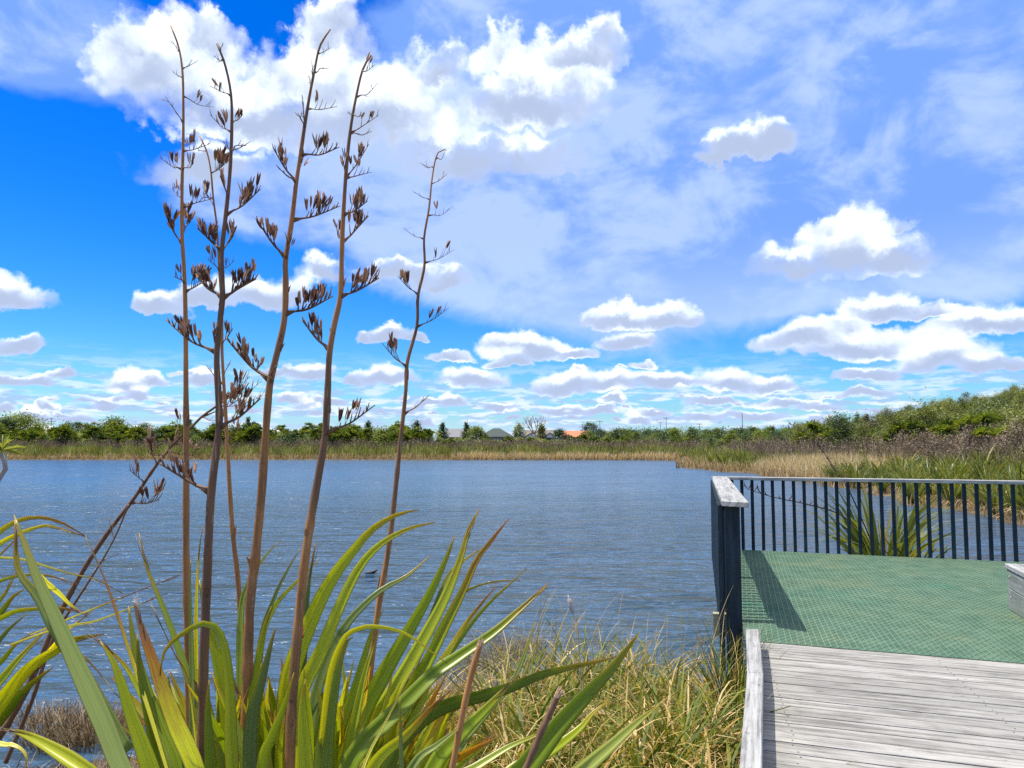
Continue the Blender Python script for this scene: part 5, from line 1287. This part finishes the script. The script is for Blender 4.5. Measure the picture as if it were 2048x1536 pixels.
# ---- traced leaves: (points from base to tip, width, base distance, tip distance, hue, dry, pale)
B = [(560, 1760), (600, 1760), (640, 1760), (690, 1760), (740, 1760), (800, 1760), (480, 1760), (420, 1760), (360, 1760)]
LEAVES = [
 ([(560, 1700), (566, 1480), (580, 1349), (629, 1223), (664, 1157), (695, 1115), (709, 1098), (744, 1059), (790, 1031), (838, 1019)], 34, 1.95, 2.15, 0.60, 0.08, 0.1),
 ([(580, 1700), (590, 1480), (605, 1377), (640, 1307), (675, 1223), (716, 1140), (758, 1091), (814, 1059), (872, 1044)], 27, 1.90, 2.2, 0.62, 0.06, 0.15),
 ([(610, 1700), (618, 1500), (629, 1408), (647, 1342), (675, 1279), (709, 1230), (762, 1181), (811, 1154), (838, 1132), (861, 1110)], 20, 2.0, 2.35, 0.12, 0.06, 0.75),
 ([(640, 1500), (660, 1350), (688, 1277), (716, 1258), (741, 1253), (779, 1257), (814, 1269), (849, 1293), (894, 1327)], 13, 1.85, 1.75, 0.72, 0.1, 0.2),
 ([(670, 1750), (690, 1550), (723, 1433), (765, 1349), (814, 1265), (860, 1185), (891, 1119), (910, 1070)], 31, 1.92, 2.2, 0.42, 0.0, 0.0),
 ([(690, 1750), (712, 1560), (744, 1454), (800, 1363), (849, 1276), (891, 1195), (922, 1115), (937, 1060), (959, 1017)], 29, 1.97, 2.3, 0.55, 0.16, 0.25),
 ([(700, 1750), (740, 1540), (790, 1420), (840, 1300), (872, 1215), (898, 1150), (940, 1112), (968, 1097)], 22, 2.05, 2.4, 0.15, 0.06, 0.55),
 ([(720, 1750), (760, 1520), (807, 1401), (849, 1335), (891, 1251), (926, 1181), (954, 1119), (989, 1073), (1018, 1037)], 25, 2.0, 2.35, 0.45, 0.36, 0.1),
 ([(740, 1750), (780, 1520), (831, 1401), (894, 1314), (947, 1241), (989, 1195), (1024, 1164), (1053, 1136)], 17, 2.1, 2.4, 0.35, 0.08, 0.25),
 ([(790, 1600), (850, 1330), (901, 1216), (922, 1188), (964, 1169), (1006, 1161), (1040, 1162)], 11, 2.1, 2.35, 0.35, 0.14, 0.2),
 ([(650, 1720), (690, 1560), (723, 1495), (797, 1422), (866, 1352), (919, 1314), (989, 1265), (1044, 1216), (1100, 1165)], 35, 1.75, 2.05, 0.22, 0.18, 0.0),
 ([(760, 1600), (800, 1430), (835, 1377), (870, 1338), (898, 1300), (936, 1241), (992, 1172)], 15, 2.05, 2.25, 0.88, 0.35, 0.2),
 ([(720, 1700), (760, 1560), (800, 1480), (850, 1430), (900, 1405), (960, 1390), (1021, 1372), (1082, 1348), (1142, 1333), (1203, 1321), (1232, 1312)], 35, 1.7, 1.95, 0.12, 0.12, 0.0),
 ([(840, 1700), (880, 1580), (912, 1502), (976, 1420), (1030, 1354), (1072, 1243)], 17, 1.9, 2.2, 0.30, 0.05, 0.7),
 ([(900, 1760), (980, 1610), (1050, 1536), (1112, 1457), (1172, 1390), (1221, 1339), (1257, 1293), (1277, 1266)], 42, 1.5, 1.75, 0.22, 0.10, 0.0),
 ([(1040, 1760), (1110, 1600), (1172, 1536), (1221, 1493), (1278, 1442), (1320, 1409)], 34, 1.4, 1.55, 0.62, 0.05, 0.85),
 ([(900, 1720), (980, 1590), (1036, 1536), (1097, 1505), (1157, 1460), (1185, 1427), (1214, 1403)], 26, 1.6, 1.75, 0.50, 0.10, 0.1),
 ([(820, 1700), (880, 1580), (951, 1536), (1021, 1493), (1070, 1472), (1102, 1454)], 18, 1.55, 1.65, 0.60, 0.10, 0.7),
 ([(618, 1760), (612, 1536), (605, 1419), (611, 1358)], 31, 1.7, 1.75, 0.55, 0.05, 0.1),
 ([(636, 1760), (645, 1536), (660, 1420), (680, 1320), (698, 1277), (707, 1273)], 40, 1.8, 1.9, 0.30, 0.04, 0.45),
 ([(680, 1760), (695, 1536), (715, 1420), (735, 1330), (757, 1266)], 26, 1.85, 1.95, 0.50, 0.04, 0.1),
 ([(650, 1700), (675, 1489), (709, 1384), (744, 1265), (767, 1220)], 23, 2.0, 2.1, 0.46, 0.04, 0.1),
 ([(690, 1700), (744, 1536), (814, 1468), (866, 1412), (902, 1380)], 24, 1.65, 1.75, 0.60, 0.42, 0.0),
 ([(760, 1700), (825, 1536), (877, 1489), (935, 1444)], 22, 1.5, 1.55, 0.40, 0.04, 0.85),
 ([(806, 1760), (803, 1536), (801, 1460), (800, 1398)], 13, 1.45, 1.5, 0.35, 0.04, 0.85),
 ([(690, 1700), (727, 1536), (772, 1443), (828, 1335)], 7, 1.55, 1.7, 1.0, 0.3, 0.5),
 ([(800, 1700), (866, 1536), (919, 1471), (971, 1419), (1037, 1350)], 29, 1.68, 1.85, 0.34, 0.14, 0.0),
 # left half of the clump
 ([(420, 1760), (300, 1640), (241, 1536), (209, 1454), (157, 1338), (115, 1244), (75, 1157), (49, 1087), (28, 1030)], 35, 1.25, 1.55, 0.38, 0.05, 0.92),
 ([(260, 1500), (190, 1380), (115, 1265), (77, 1195), (42, 1150), (33, 1115), (30, 1040)], 25, 1.45, 1.6, 0.34, 0.26, 0.85),
 ([(360, 1760), (320, 1620), (300, 1536), (265, 1436), (230, 1331), (200, 1282)], 36, 1.7, 1.8, 0.52, 0.06, 0.0),
 ([(380, 1760), (345, 1640), (325, 1536), (297, 1419), (279, 1331), (275, 1268)], 32, 1.78, 1.9, 0.12, 0.05, 0.0),
 ([(400, 1760), (365, 1640), (349, 1536), (321, 1464), (293, 1384), (270, 1300), (257, 1212)], 33, 1.74, 1.95, 0.26, 0.06, 0.0),
 ([(440, 1760), (410, 1640), (387, 1536), (349, 1447), (314, 1349), (279, 1244), (268, 1198)], 34, 1.66, 1.85, 0.70, 0.62, 0.1),
 ([(340, 1560), (300, 1430), (272, 1345), (244, 1258), (223, 1195), (199, 1133), (170, 1070)], 8, 1.8, 2.0, 0.95, 0.8, 0.2),
 ([(430, 1700), (400, 1440), (370, 1335), (335, 1237), (314, 1185), (293, 1133), (278, 1066)], 17, 1.9, 2.15, 0.36, 0.22, 0.35),
 ([(480, 1760), (468, 1560), (450, 1401), (433, 1314), (412, 1227), (398, 1160)], 33, 2.0, 2.15, 0.50, 0.04, 0.0),
 ([(480, 1760), (464, 1488), (461, 1384), (450, 1297), (433, 1256), (408, 1247), (384, 1255), (349, 1279), (328, 1304), (320, 1352)], 25, 1.8, 1.75, 0.52, 0.10, 0.35),
 ([(500, 1700), (502, 1454), (523, 1366), (544, 1279), (553, 1253)], 25, 1.86, 1.95, 0.14, 0.05, 0.75),
 ([(500, 1660), (505, 1420), (513, 1349), (527, 1262), (543, 1212)], 24, 1.95, 2.05, 0.48, 0.08, 0.0),
 ([(505, 1560), (520, 1300), (545, 1205), (575, 1140), (601, 1095)], 15, 2.05, 2.2, 0.22, 0.05, 0.75),
 ([(500, 1560), (520, 1300), (548, 1216), (593, 1164), (640, 1117)], 16, 2.1, 2.3, 0.62, 0.06, 0.35),
 ([(480, 1500), (482, 1240), (495, 1170), (525, 1120), (558, 1082)], 14, 2.15, 2.3, 0.40, 0.05, 0.5),
 ([(596, 1560), (604, 1360), (607, 1314), (617, 1174), (632, 1084)], 15, 2.05, 2.2, 0.10, 0.12, 0.75),
 ([(505, 1760), (523, 1536), (544, 1471), (565, 1419), (588, 1345)], 30, 1.72, 1.8, 0.45, 0.04, 0.0),
 ([(500, 1760), (505, 1536), (515, 1400), (523, 1326)], 26, 1.9, 1.95, 0.30, 0.05, 0.0),
 ([(430, 1760), (420, 1536), (415, 1419), (418, 1360)], 26, 1.82, 1.9, 0.24, 0.05, 0.0),
 ([(385, 1600), (384, 1349), (380, 1174), (382, 1120)], 12, 1.95, 2.1, 0.42, 0.05, 0.85),
 ([(392, 1500), (392, 1280), (394, 1175), (398, 1105), (405, 1053)], 10, 2.1, 2.25, 0.84, 0.2, 0.2),
 ([(380, 1600), (357, 1453), (342, 1384), (335, 1346)], 9, 1.75, 1.8, 0.25, 0.04, 0.95),
 ([(360, 1560), (320, 1440), (290, 1400), (258, 1342), (227, 1307), (190, 1274)], 14, 1.9, 2.05, 0.55, 0.4, 0.0),
 ([(230, 1640), (195, 1560), (167, 1534), (98, 1492), (49, 1468), (8, 1458)], 27, 1.35, 1.45, 0.66, 0.12, 0.25),
 ([(400, 1560), (377, 1366), (349, 1307), (310, 1225)], 4, 1.9, 2.0, 0.95, 0.9, 0.0),
 ([(455, 1700), (446, 1540), (440, 1430), (446, 1330)], 24, 2.1, 2.2, 0.22, 0.04, 0.0),
 ([(545, 1760), (552, 1560), (556, 1440), (562, 1340)], 26, 2.1, 2.2, 0.20, 0.05, 0.1),
]
LEFT_LEAVES = [
 ([(-190, 1640), (-60, 1480), (0, 1405), (59, 1335), (119, 1297), (147, 1279), (208, 1268)], 33, 2.2, 2.35, 0.62, 0.12, 0.0),
 ([(-200, 1600), (-50, 1410), (0, 1363), (35, 1321), (96, 1256)], 28, 2.25, 2.35, 0.50, 0.16, 0.0),
 ([(-200, 1640), (-60, 1500), (0, 1436), (52, 1377), (107, 1333)], 28, 2.3, 2.4, 0.15, 0.05, 0.0),
 ([(-240, 1300), (-120, 1160), (-60, 1105), (0, 1063), (35, 1042), (77, 1035), (122, 1045), (173, 1073)], 13, 2.4, 2.5, 0.62, 0.42, 0.0),
 ([(-240, 1340), (-110, 1180), (-50, 1125), (0, 1087), (42, 1066), (77, 1054), (98, 1052), (133, 1061), (170, 1073)], 14, 2.45, 2.55, 0.74, 0.20, 0.1),
 ([(-220, 1420), (-90, 1280), (-40, 1250), (0, 1237), (28, 1223), (70, 1218), (122, 1216), (178, 1228)], 15, 2.3, 2.4, 0.55, 0.3, 0.0),
 ([(-220, 1500), (-60, 1300), (0, 1227), (24, 1195), (52, 1176)], 25, 2.35, 2.45, 0.28, 0.06, 0.3),
 ([(-220, 1520), (-50, 1330), (0, 1279), (21, 1255), (54, 1228)], 22, 2.3, 2.4, 0.20, 0.05, 0.2),
 ([(66, 1138), (80, 1152), (94, 1167), (119, 1188), (140, 1209), (168, 1228)], 11, 2.35, 2.3, 0.86, 0.3, 0.1),
 ([(20, 1380), (90, 1310), (130, 1265), (160, 1241), (183, 1223)], 11, 2.3, 2.35, 0.84, 0.2, 0.1),
 ([(-200, 1130), (-60, 1112), (0, 1115), (45, 1119), (87, 1131), (140, 1147), (195, 1160), (245, 1187)], 5, 2.3, 2.35, 1.0, 0.25, 0.6),
 ([(20, 1290), (100, 1262), (150, 1250), (195, 1241), (279, 1209), (335, 1186)], 5, 2.25, 2.3, 1.0, 0.2, 0.6),
 ([(60, 1270), (120, 1245), (181, 1220), (358, 1150)], 3.2, 2.3, 2.3, 0.98, 0.7, 0.2),
 ([(110, 1250), (150, 1297), (192, 1338), (223, 1378)], 4.5, 2.3, 2.3, 0.95, 0.85, 0.0),
 ([(-100, 1460), (0, 1488), (25, 1490), (50, 1508), (57, 1560)], 11, 1.6, 1.55, 1.0, 0.3, 0.5),
 ([(-220, 1560), (-80, 1400), (0, 1325), (30, 1290), (70, 1262)], 20, 2.5, 2.6, 0.35, 0.1, 0.1),
 ([(-220, 1360), (-80, 1190), (-10, 1120), (20, 1090), (40, 1070)], 10, 2.5, 2.6, 0.70, 0.25, 0.1),
 ([(-220, 1460), (-60, 1270), (0, 1200), (20, 1170), (33, 1140)], 14, 2.5, 2.6, 0.45, 0.15, 0.4),
 ([(-200, 1290), (-60, 1190), (0, 1162), (50, 1150), (100, 1152), (150, 1168)], 9, 2.6, 2.65, 0.5, 0.3, 0.3),
]

# ---- flower stalks: (points bottom to top), widths px bottom/top, distance, tint, branches (base, end, pods, kind)
STALKS = [
 ([(384, 1780), (380, 1536), (378, 1400), (376, 1250), (375, 1100), (376, 980), (377, 880), (377, 760), (377, 660), (375, 560), (370, 470), (370, 380), (372, 290), (372, 220), (370, 150), (362, 100), (346, 57)], 17, 3.5, 2.15, 0.42,
  [((363, 98), (343, 79), 0), ((371, 134), (392, 124), 0), ((370, 162), (345, 143), 0), ((371, 245), (331, 194), 0), ((373, 204), (428, 214), 1), ((375, 298), (421, 287), 3), ((369, 348), (318, 314), 3), ((372, 338), (387, 312), 2),
   ((377, 412), (428, 397), 4), ((371, 402), (344, 376), 2), ((368, 482), (330, 428), 8), ((371, 468), (386, 428), 6), ((376, 573), (347, 553), 1), ((381, 574), (420, 556), 5)]),
 ([(392, 1780), (397, 1520), (402, 1300), (408, 1150), (416, 1000), (428, 900), (434, 849), (433, 794), (430, 712), (437, 644), (443, 589), (442, 507), (450, 440), (460, 350), (465, 260), (464, 190), (452, 130), (437, 92)], 22, 4, 1.9, 0.66,
  [((452, 128), (428, 112), 0), ((445, 100), (446, 90), 0), ((462, 192), (420, 172), 1), ((463, 256), (419, 228), 4), ((466, 252), (486, 228), 3), ((467, 297), (501, 283), 0), ((461, 296), (446, 282), 0), ((463, 300), (490, 290), 0),
   ((462, 422), (521, 378), 12), ((454, 396), (440, 352), 3), ((447, 492), (393, 455), 14), ((450, 492), (468, 470), 4), ((445, 592), (393, 553), 12), ((447, 597), (512, 558), 14), ((430, 704), (332, 640), 13), ((434, 700), (425, 660), 2), ((437, 850), (521, 797), 7), ((414, 972), (318, 926), 9)]),
 ([(505, 1780), (498, 1500), (490, 1300), (485, 1215), (480, 1150), (470, 1060), (463, 960), (458, 870), (452, 780), (447, 700), (446, 620), (440, 540), (434, 450), (427, 400), (421, 340), (412, 300), (398, 271)], 13, 3, 2.3, 0.40,
  [((421, 345), (450, 328), 12), ((428, 402), (404, 366), 0), ((432, 398), (400, 398), 3), ((445, 532), (414, 518), 2), ((448, 692), (466, 656), 3), ((453, 762), (411, 728), 0), ((450, 756), (462, 720), 0), ((410, 300), (396, 302), 0), ((440, 535), (470, 520), 1), ((462, 880), (476, 850), 1)]),
 ([(478, 1780), (482, 1536), (489, 1400), (492, 1300), (497, 1200), (508, 1110), (520, 1000), (529, 885), (538, 781), (546, 740), (569, 644), (573, 562), (573, 521), (585, 450), (595, 370), (603, 320), (612, 260), (622, 200), (632, 150), (643, 100), (664, 66)], 24, 3.5, 2.0, 0.48,
  [((641, 108), (661, 95), 0), ((634, 142), (659, 138), 0), ((627, 172), (624, 128), 0), ((623, 178), (619, 152), 0), ((613, 260), (604, 190), 0), ((612, 258), (596, 226), 0), ((620, 220), (674, 213), 1), ((597, 365), (546, 296), 6), ((596, 362), (552, 330), 0), ((598, 350), (604, 318), 3), ((606, 312), (679, 294), 6),
   ((589, 442), (680, 412), 12), ((574, 520), (511, 436), 8), ((573, 515), (580, 472), 3), ((570, 630), (666, 592), 16), ((538, 757), (452, 676), 14), ((541, 750), (556, 728), 0)]),
 ([(570, 1780), (576, 1500), (582, 1380), (588, 1300), (597, 1200), (606, 1120), (618, 1040), (632, 960), (646, 880), (651, 820), (653, 781), (657, 707), (668, 644), (680, 589), (683, 507), (686, 440), (693, 340), (702, 260), (715, 190), (728, 140), (744, 115)], 23, 4, 1.9, 0.50,
  [((729, 138), (750, 129), 1), ((718, 190), (756, 165), 0), ((713, 225), (697, 222), 0), ((713, 226), (724, 230), 0), ((706, 266), (758, 230), 1), ((704, 268), (744, 262), 0), ((697, 357), (738, 288), 4), ((697, 358), (743, 344), 1), ((694, 350), (684, 312), 3),
   ((688, 427), (735, 402), 9), ((684, 482), (737, 432), 10), ((683, 476), (673, 455), 2), ((682, 586), (758, 556), 14), ((657, 704), (604, 640), 8), ((657, 700), (668, 676), 1), ((650, 853), (750, 810), 5)]),
 ([(715, 1780), (730, 1500), (738, 1380), (748, 1290), (760, 1200), (769, 1150), (780, 1080), (789, 1000), (799, 900), (811, 784), (814, 724), (833, 651), (835, 591), (848, 530), (847, 474), (857, 413), (863, 353), (873, 304), (889, 294)], 15, 2.5, 2.45, 0.45,
  [((866, 330), (840, 325), 0), ((870, 316), (891, 300), 0), ((863, 366), (894, 348), 0), ((857, 399), (827, 383), 0), ((857, 431), (906, 412), 1), ((847, 478), (807, 456), 0), ((849, 528), (909, 499), 2), ((834, 582), (795, 552), 5), ((835, 650), (898, 615), 3), ((812, 724), (764, 686), 4), ((811, 822), (859, 790), 0)]),
]
LEAN_STALKS = [
 ([(-90, 1620), (0, 1478), (30, 1430), (70, 1350), (115, 1240), (160, 1150), (210, 1070), (262, 1000), (305, 935), (345, 885), (380, 852), (400, 832), (437, 805), (470, 775)], 15, 4.5, 2.5, 0.72,
  [((262, 1003), (318, 1000), 7), ((283, 968), (259, 940), 3), ((323, 912), (294, 905), 2), ((322, 915), (362, 850), 3), ((330, 905), (412, 910), 3), ((345, 885), (390, 893), 0), ((402, 830), (524, 762), 9), ((398, 834), (432, 842), 0), ((440, 802), (500, 752), 6), ((312, 930), (298, 880), 4), ((430, 808), (530, 790), 5), ((362, 868), (352, 840), 1)]),
 ([(20, 1520), (70, 1400), (100, 1300), (122, 1251), (165, 1180), (202, 1119), (225, 1075), (241, 1036), (252, 1010)], 9, 4, 2.45, 0.72, [((200, 1121), (244, 1106), 0), ((222, 1078), (218, 1036), 0)]),
]

def pod(mb, p, d, L, w, rg):
    """one dry capsule, split open at the tip into two or three valves"""
    d = d / np.linalg.norm(d); a = np.cross(d, rg.normal(size=3)); a /= np.linalg.norm(a); b = np.cross(d, a)
    nv = 2 if rg.random() < 0.55 else 3
    tn = rg.random(); op = 0.12 + 0.5 * rg.random() ** 1.5
    for k in range(nv):
        u = k * 2 * math.pi / nv + rg.random() * 0.5
        r = a * math.cos(u) + b * math.sin(u); q = np.cross(d, r)
        V = []; al = []
        prof = [(0.0, 0.10, 0.0), (0.25, 0.75, 0.10), (0.55, 1.0, 0.22), (0.8, 0.72, 0.42), (1.0, 0.05, 0.75)]
        for (t, ww, out) in prof:
            c = p + d * L * t * (1 - 0.1 * rg.random() * t) + r * (w * 0.28 * min(1, t * 4) + L * op * 0.35 * max(0, t - 0.35) ** 1.3)
            V += [c - q * w * 0.42 * ww - r * w * 0.10 * ww, c + r * w * 0.30 * ww, c + q * w * 0.42 * ww - r * w * 0.10 * ww, c - r * w * 0.12 * ww]; al += [t] * 4
        Fc = []
        for i in range(4):
            for j in range(4): Fc.append([i * 4 + j, i * 4 + (j + 1) % 4, (i + 1) * 4 + (j + 1) % 4, (i + 1) * 4 + j])
        mb.add(V, Fc, tint=np.full(20, tn), along=np.array(al))

def flower_stalk(parent, spec, rg, origin, label=None):
    pts, w0, w1, D, tint, brs = spec
    W = [np.array(P(x, y, D)) for x, y in pts]
    n = 90; c = catmull(W, n); t = np.linspace(0, 1, n)
    lean = 0.02 * np.sin(t * 3.0 + D * 7)
    c[:, 1] += lean
    r = np.interp(t, [0, 0.35, 0.62, 0.85, 1], [w0, w0 * 0.84, w0 * 0.57, w0 * 0.35, w1]) * D / F / 2 * 0.95
    r = r * (1 + 0.035 * np.sin(t * 61 + D * 9) + 0.03 * np.sin(t * 143))
    # swollen joints with old leaf scars
    along = t.copy(); jt = []
    for f in np.cumsum(0.055 + 0.10 * rg.random(14)) + 0.06:
        if f < 0.80: jt.append(f)
    for f in jt: r = r * (1 + 0.16 * np.exp(-((t - f) / 0.006) ** 2))
    mb = MB(); mb.tube(c - origin, r, 10, along=along, tint=tint)
    for f in jt:                                              # papery scales left at the joints
        if rg.random() < 0.8:
            i = int(f * (n - 1)); a = rg.random() * 6.28; d = c[min(n - 1, i + 2)] - c[i]; d /= np.linalg.norm(d)
            o = np.array([math.cos(a), math.sin(a), 0]); sd2 = np.cross(d, o); sd2 /= np.linalg.norm(sd2); Ls = (10 + 20 * rg.random()) * D / F * (0.5 + r[i] / r[0] * 0.5); b0 = c[i] - origin + o * r[i] * 0.95
            mb.add([b0 - sd2 * r[i] * 0.75, b0 + o * r[i] * 0.2, b0 + sd2 * r[i] * 0.75, b0 + d * Ls * 0.6 + sd2 * r[i] * 0.5 + o * r[i] * 0.1, b0 + d * Ls + o * r[i] * (0.25 + 0.8 * rg.random()), b0 + d * Ls * 0.6 - sd2 * r[i] * 0.5 + o * r[i] * 0.1], [[0, 1, 4, 5], [1, 2, 3, 4]], along=float(f), tint=0.15 + 0.9 * rg.random())
    st = mb.build('flower_stalk', STALK, parent, True)
    if label: st['label'] = label
    ext = lambda q, Dd: np.array(P(q[0], q[1], Dd))
    for (b, e, npod) in brs:
        # nearest point of the stalk axis
        bw = ext(b, D); i = int(np.argmin(((c - bw) ** 2)[:, [0, 2]].sum(1))); bw = c[i]
        dep = rg.normal() * 0.05
        ew = ext(e, bw[1] + dep)
        L = np.linalg.norm(ew - bw)
        up = np.array([0, 0, 1.0])
        out = ew - bw
        mid = bw + out * 0.5 + np.array([0, rg.normal() * 0.01, -0.10 * L]) * (1 if abs(out[0]) > 0.25 * L else 0.2)
        cc = catmull([bw, bw + out * 0.22 + np.array([0, 0, -0.05 * L]) * (abs(out[0]) > 0.3 * L), mid + np.array([0, 0, 0.02 * L]), ew], 12)
        br = max(0.0016, min(0.0058, r[i] * 0.45)) * (1.15 if npod > 5 else 0.9)
        bm_ = MB(); bm_.tube(cc - origin, np.linspace(br, br * 0.38, 12), 6, along=t[i], tint=0.75)
        # a collar where the branch leaves the stalk
        bm_.tube([c[i] - origin - up * r[i] * 1.2 + out / L * r[i] * 0.6, cc[2] - origin], [r[i] * 0.65, br * 0.9], 6, along=t[i], tint=0.8)
        pm = MB(); np_ = 0
        nt = max(3, int(npod * 1.0) + (3 if npod else 3))
        thick = D / F
        for k in range(nt):
            f = 0.30 + 0.68 * (k + rg.random() * 0.6) / nt
            j = min(11, int(f * 11)); p0 = cc[j]
            sgn = 1 if k % 2 else -1
            tn = (cc[min(11, j + 1)] - cc[max(0, j - 1)]); tn /= np.linalg.norm(tn)
            dd = tn * 0.75 + up * (0.75 + 0.5 * rg.random() if npod else 0.25 * sgn + 0.3) + np.array([0.12 * sgn, 0.45 * rg.normal(), 0]) + 0.18 * rg.normal(size=3)
            dd /= np.linalg.norm(dd)
            tl = (9 + 12 * rg.random()) * thick * (0.75 if npod == 0 else 1.0) * min(1.0, 0.55 + L / (60 * thick))
            p1 = p0 + dd * tl * 0.6; p2 = p0 + dd * tl + up * tl * 0.18
            bm_.tube([p0 - origin, p1 - origin, p2 - origin], [br * 0.55, br * 0.42, br * 0.28], 5, along=t[i], tint=0.8)
            if npod == 0 and rg.random() < 0.7:
                for _ in range(2):
                    q3 = p1 + (dd + 0.55 * rg.normal(size=3)) * tl * 0.5; bm_.tube([p1 - origin, q3 - origin], [br * 0.3, br * 0.15], 4, along=t[i], tint=0.8)
            if np_ < npod * 1.3:
                m = 1 if rg.random() < 0.35 else 2
                for _ in range(m):
                    pd = dd * 0.6 + up * 0.9 + rg.normal(size=3) * 0.28
                    pod(pm, p2 - origin - dd * 0.002 + rg.normal(size=3) * 0.004, pd, (20 + 14 * rg.random()) * thick * (0.8 if npod < 4 else 1.0), (4.6 + 2.6 * rg.random()) * thick * (0.75 if npod < 4 else 1.0), rg); np_ += 1
        bo = bm_.build('side_branch', STALK, st, True)
        if pm.n: pm.build('seed_pods', POD, st)
    return st

def near_flax():
    rg = np.random.default_rng(404)
    o0 = np.array(P(560, 1800, 1.95)); o0[2] = gz(o0[0], o0[1])
    t = empty('flax_plant', tuple(o0)); tag(t, 'big flax clump in front with sword leaves and six tall brown flower stalks', 'flax')
    for L in LEAVES:
        pts, w, D0, D1, hue, dry, pale = L
        if w > 19 and pts[-1][0] > 590: w *= 1.04
        leaf(t, pts, w, D0, D1, hue, dry, pale, 0.30 + 0.35 * rg.random(), 0.25 * rg.normal(), 0.5 + 0.2 * rg.random(), origin=o0)
    # inner leaves that fill the heart of the clump
    for k in range(44):
        x = 330 + 560 * rg.random(); y1 = 1340 + 160 * rg.random(); s = (x - 560) / 260
        pts = [(560 + (x - 560) * 0.45, 1780), (560 + (x - 560) * 0.75, 1600), (x, (1600 + y1) / 2 - 10), (x + 45 * s + 15 * rg.normal(), y1)]
        leaf(t, pts, 22 + 12 * rg.random(), 2.0 + 0.3 * rg.random(), 2.1 + 0.35 * rg.random(), 0.05 + 0.5 * rg.random(), 0.25 * rg.random() ** 2, 0.5 * (rg.random() < 0.3), 0.4, 0.3 * rg.normal(), 0.5, origin=o0)
    mass = MB()                                               # the rest of the crowded inner leaves
    for k in range(210):
        x = 320 + 600 * rg.random(); y1 = 1310 + 220 * rg.random() + 0.12 * abs(x - 600); s = (x - 580) / 260
        pts = [(570 + (x - 570) * 0.5, 1780), (570 + (x - 570) * 0.8, 1620), (x, (1600 + y1) / 2), (x + 55 * s + 22 * rg.normal(), y1)]
        dr = rg.random() < 0.16
        leaf(t, pts, 17 + 17 * rg.random(), 1.85 + 0.45 * rg.random(), 1.9 + 0.5 * rg.random(), 0.97 if dr else 0.05 + 0.6 * rg.random(), 0.5 if dr else 0.3 * rg.random() ** 2, 0.7 * (rg.random() < 0.3), 0.4, 0.4 * rg.normal(), 0.5, origin=o0, into=mass)
    o = tag(mass.build('inner_leaves', FLAX, t, True), None, None, None, 'stuff')
    for k, S in enumerate(STALKS):
        flower_stalk(t, S, np.random.default_rng(500 + k), o0, ('straight leftmost stalk', 'thick dark stalk', 'thin stalk behind the dark one', 'thick stalk leaning right', 'tall right stalk', 'slender nearly bare stalk')[k])
    o1 = np.array(P(-190, 1780, 2.3)); o1[2] = gz(o1[0], o1[1])
    t2 = empty('flax_plant', tuple(o1)); tag(t2, 'flax clump at the left edge with yellowing leaves and a stalk leaning over the water', 'flax')
    for L in LEFT_LEAVES:
        pts, w, D0, D1, hue, dry, pale = L
        leaf(t2, pts, w, D0, D1, hue, dry, pale, 0.3 + 0.3 * rg.random(), 0.25 * rg.normal(), 0.5 + 0.2 * rg.random(), origin=o1)
    for k, S in enumerate(LEAN_STALKS): flower_stalk(t2, S, np.random.default_rng(600 + k), o1, ('long leaning grey stalk', 'short stalk beside the leaning one')[k])
    # cut stalks
    for (pts, w, D, lab) in [([(880, 1700), (905, 1536), (925, 1430), (940, 1360), (961, 1286)], 12.5, 1.55, 'broken brown flax stalk with a pale splintered top among the leaves'),
                             ([(1000, 1640), (1052, 1536), (1080, 1470), (1100, 1425), (1117, 1388)], 14, 1.45, 'dark broken flax stalk with a frayed orange end in front of the sedge')]:
        W = [np.array(P(x, y, D)) for x, y in pts]; c = catmull(W, 30); o = empty('broken_stalk', tuple(W[0])); tag(o, lab, 'broken stalk')
        r = np.full(30, w * D / F / 2); r[-1] *= 0.9
        mb = MB(); mb.tube(c - W[0], r * (1 + 0.08 * np.sin(np.arange(30) * 1.3)), 10, tint=0.30 if w < 13 else 0.8, along=np.linspace(0, 0.4, 30)); mb.build('stem', STALK, o, True)
        mb = MB(); d = c[-1] - c[-2]; d /= np.linalg.norm(d)
        for k in range(9):
            a = k * 0.7; off = np.array([math.cos(a), math.sin(a), 0]) * r[0] * 0.7
            mb.tube([c[-1] - W[0] + off - d * 0.006, c[-1] - W[0] + off * 1.2 + d * (0.004 + 0.012 * rg.random())], [0.0022, 0.0008], 5, tint=0.1)
        mb.build('splinters', flat_mat('split_fibre', (0.50, 0.33, 0.20), 0.9, 0.4, 80), o)
near_flax()

def edge_cabbage():
    q = np.array(P(-2, 900, 5.2)); b = np.array(P(-60, 1250, 5.2)); b[2] = gz(b[0], b[1]) if shore_dist([[b[0], b[1]]])[0] > 0 else -0.2
    t = empty('young_cabbage_tree', tuple(b)); tag(t, 'spiky yellow green leaf head on a grey stem at the left edge', 'plant')
    mb = MB(); mb.tube(catmull([b * 0, np.array(P(-30, 1050, 5.2)) - b, np.array(P(14, 930, 5.2)) - b, np.array(P(6, 906, 5.2)) - b], 16), np.linspace(0.03, 0.016, 16), 8); mb.build('trunk', BARK_PALE, t, True)
    mb = MB(); rg = np.random.default_rng(8); rosette(mb, q - b + np.array([0.02, 0, 0.0]), 46, 0.165, 0.008, 0.9, 1.2, rg); mb.build('crown', CABBAGE, t)
edge_cabbage()
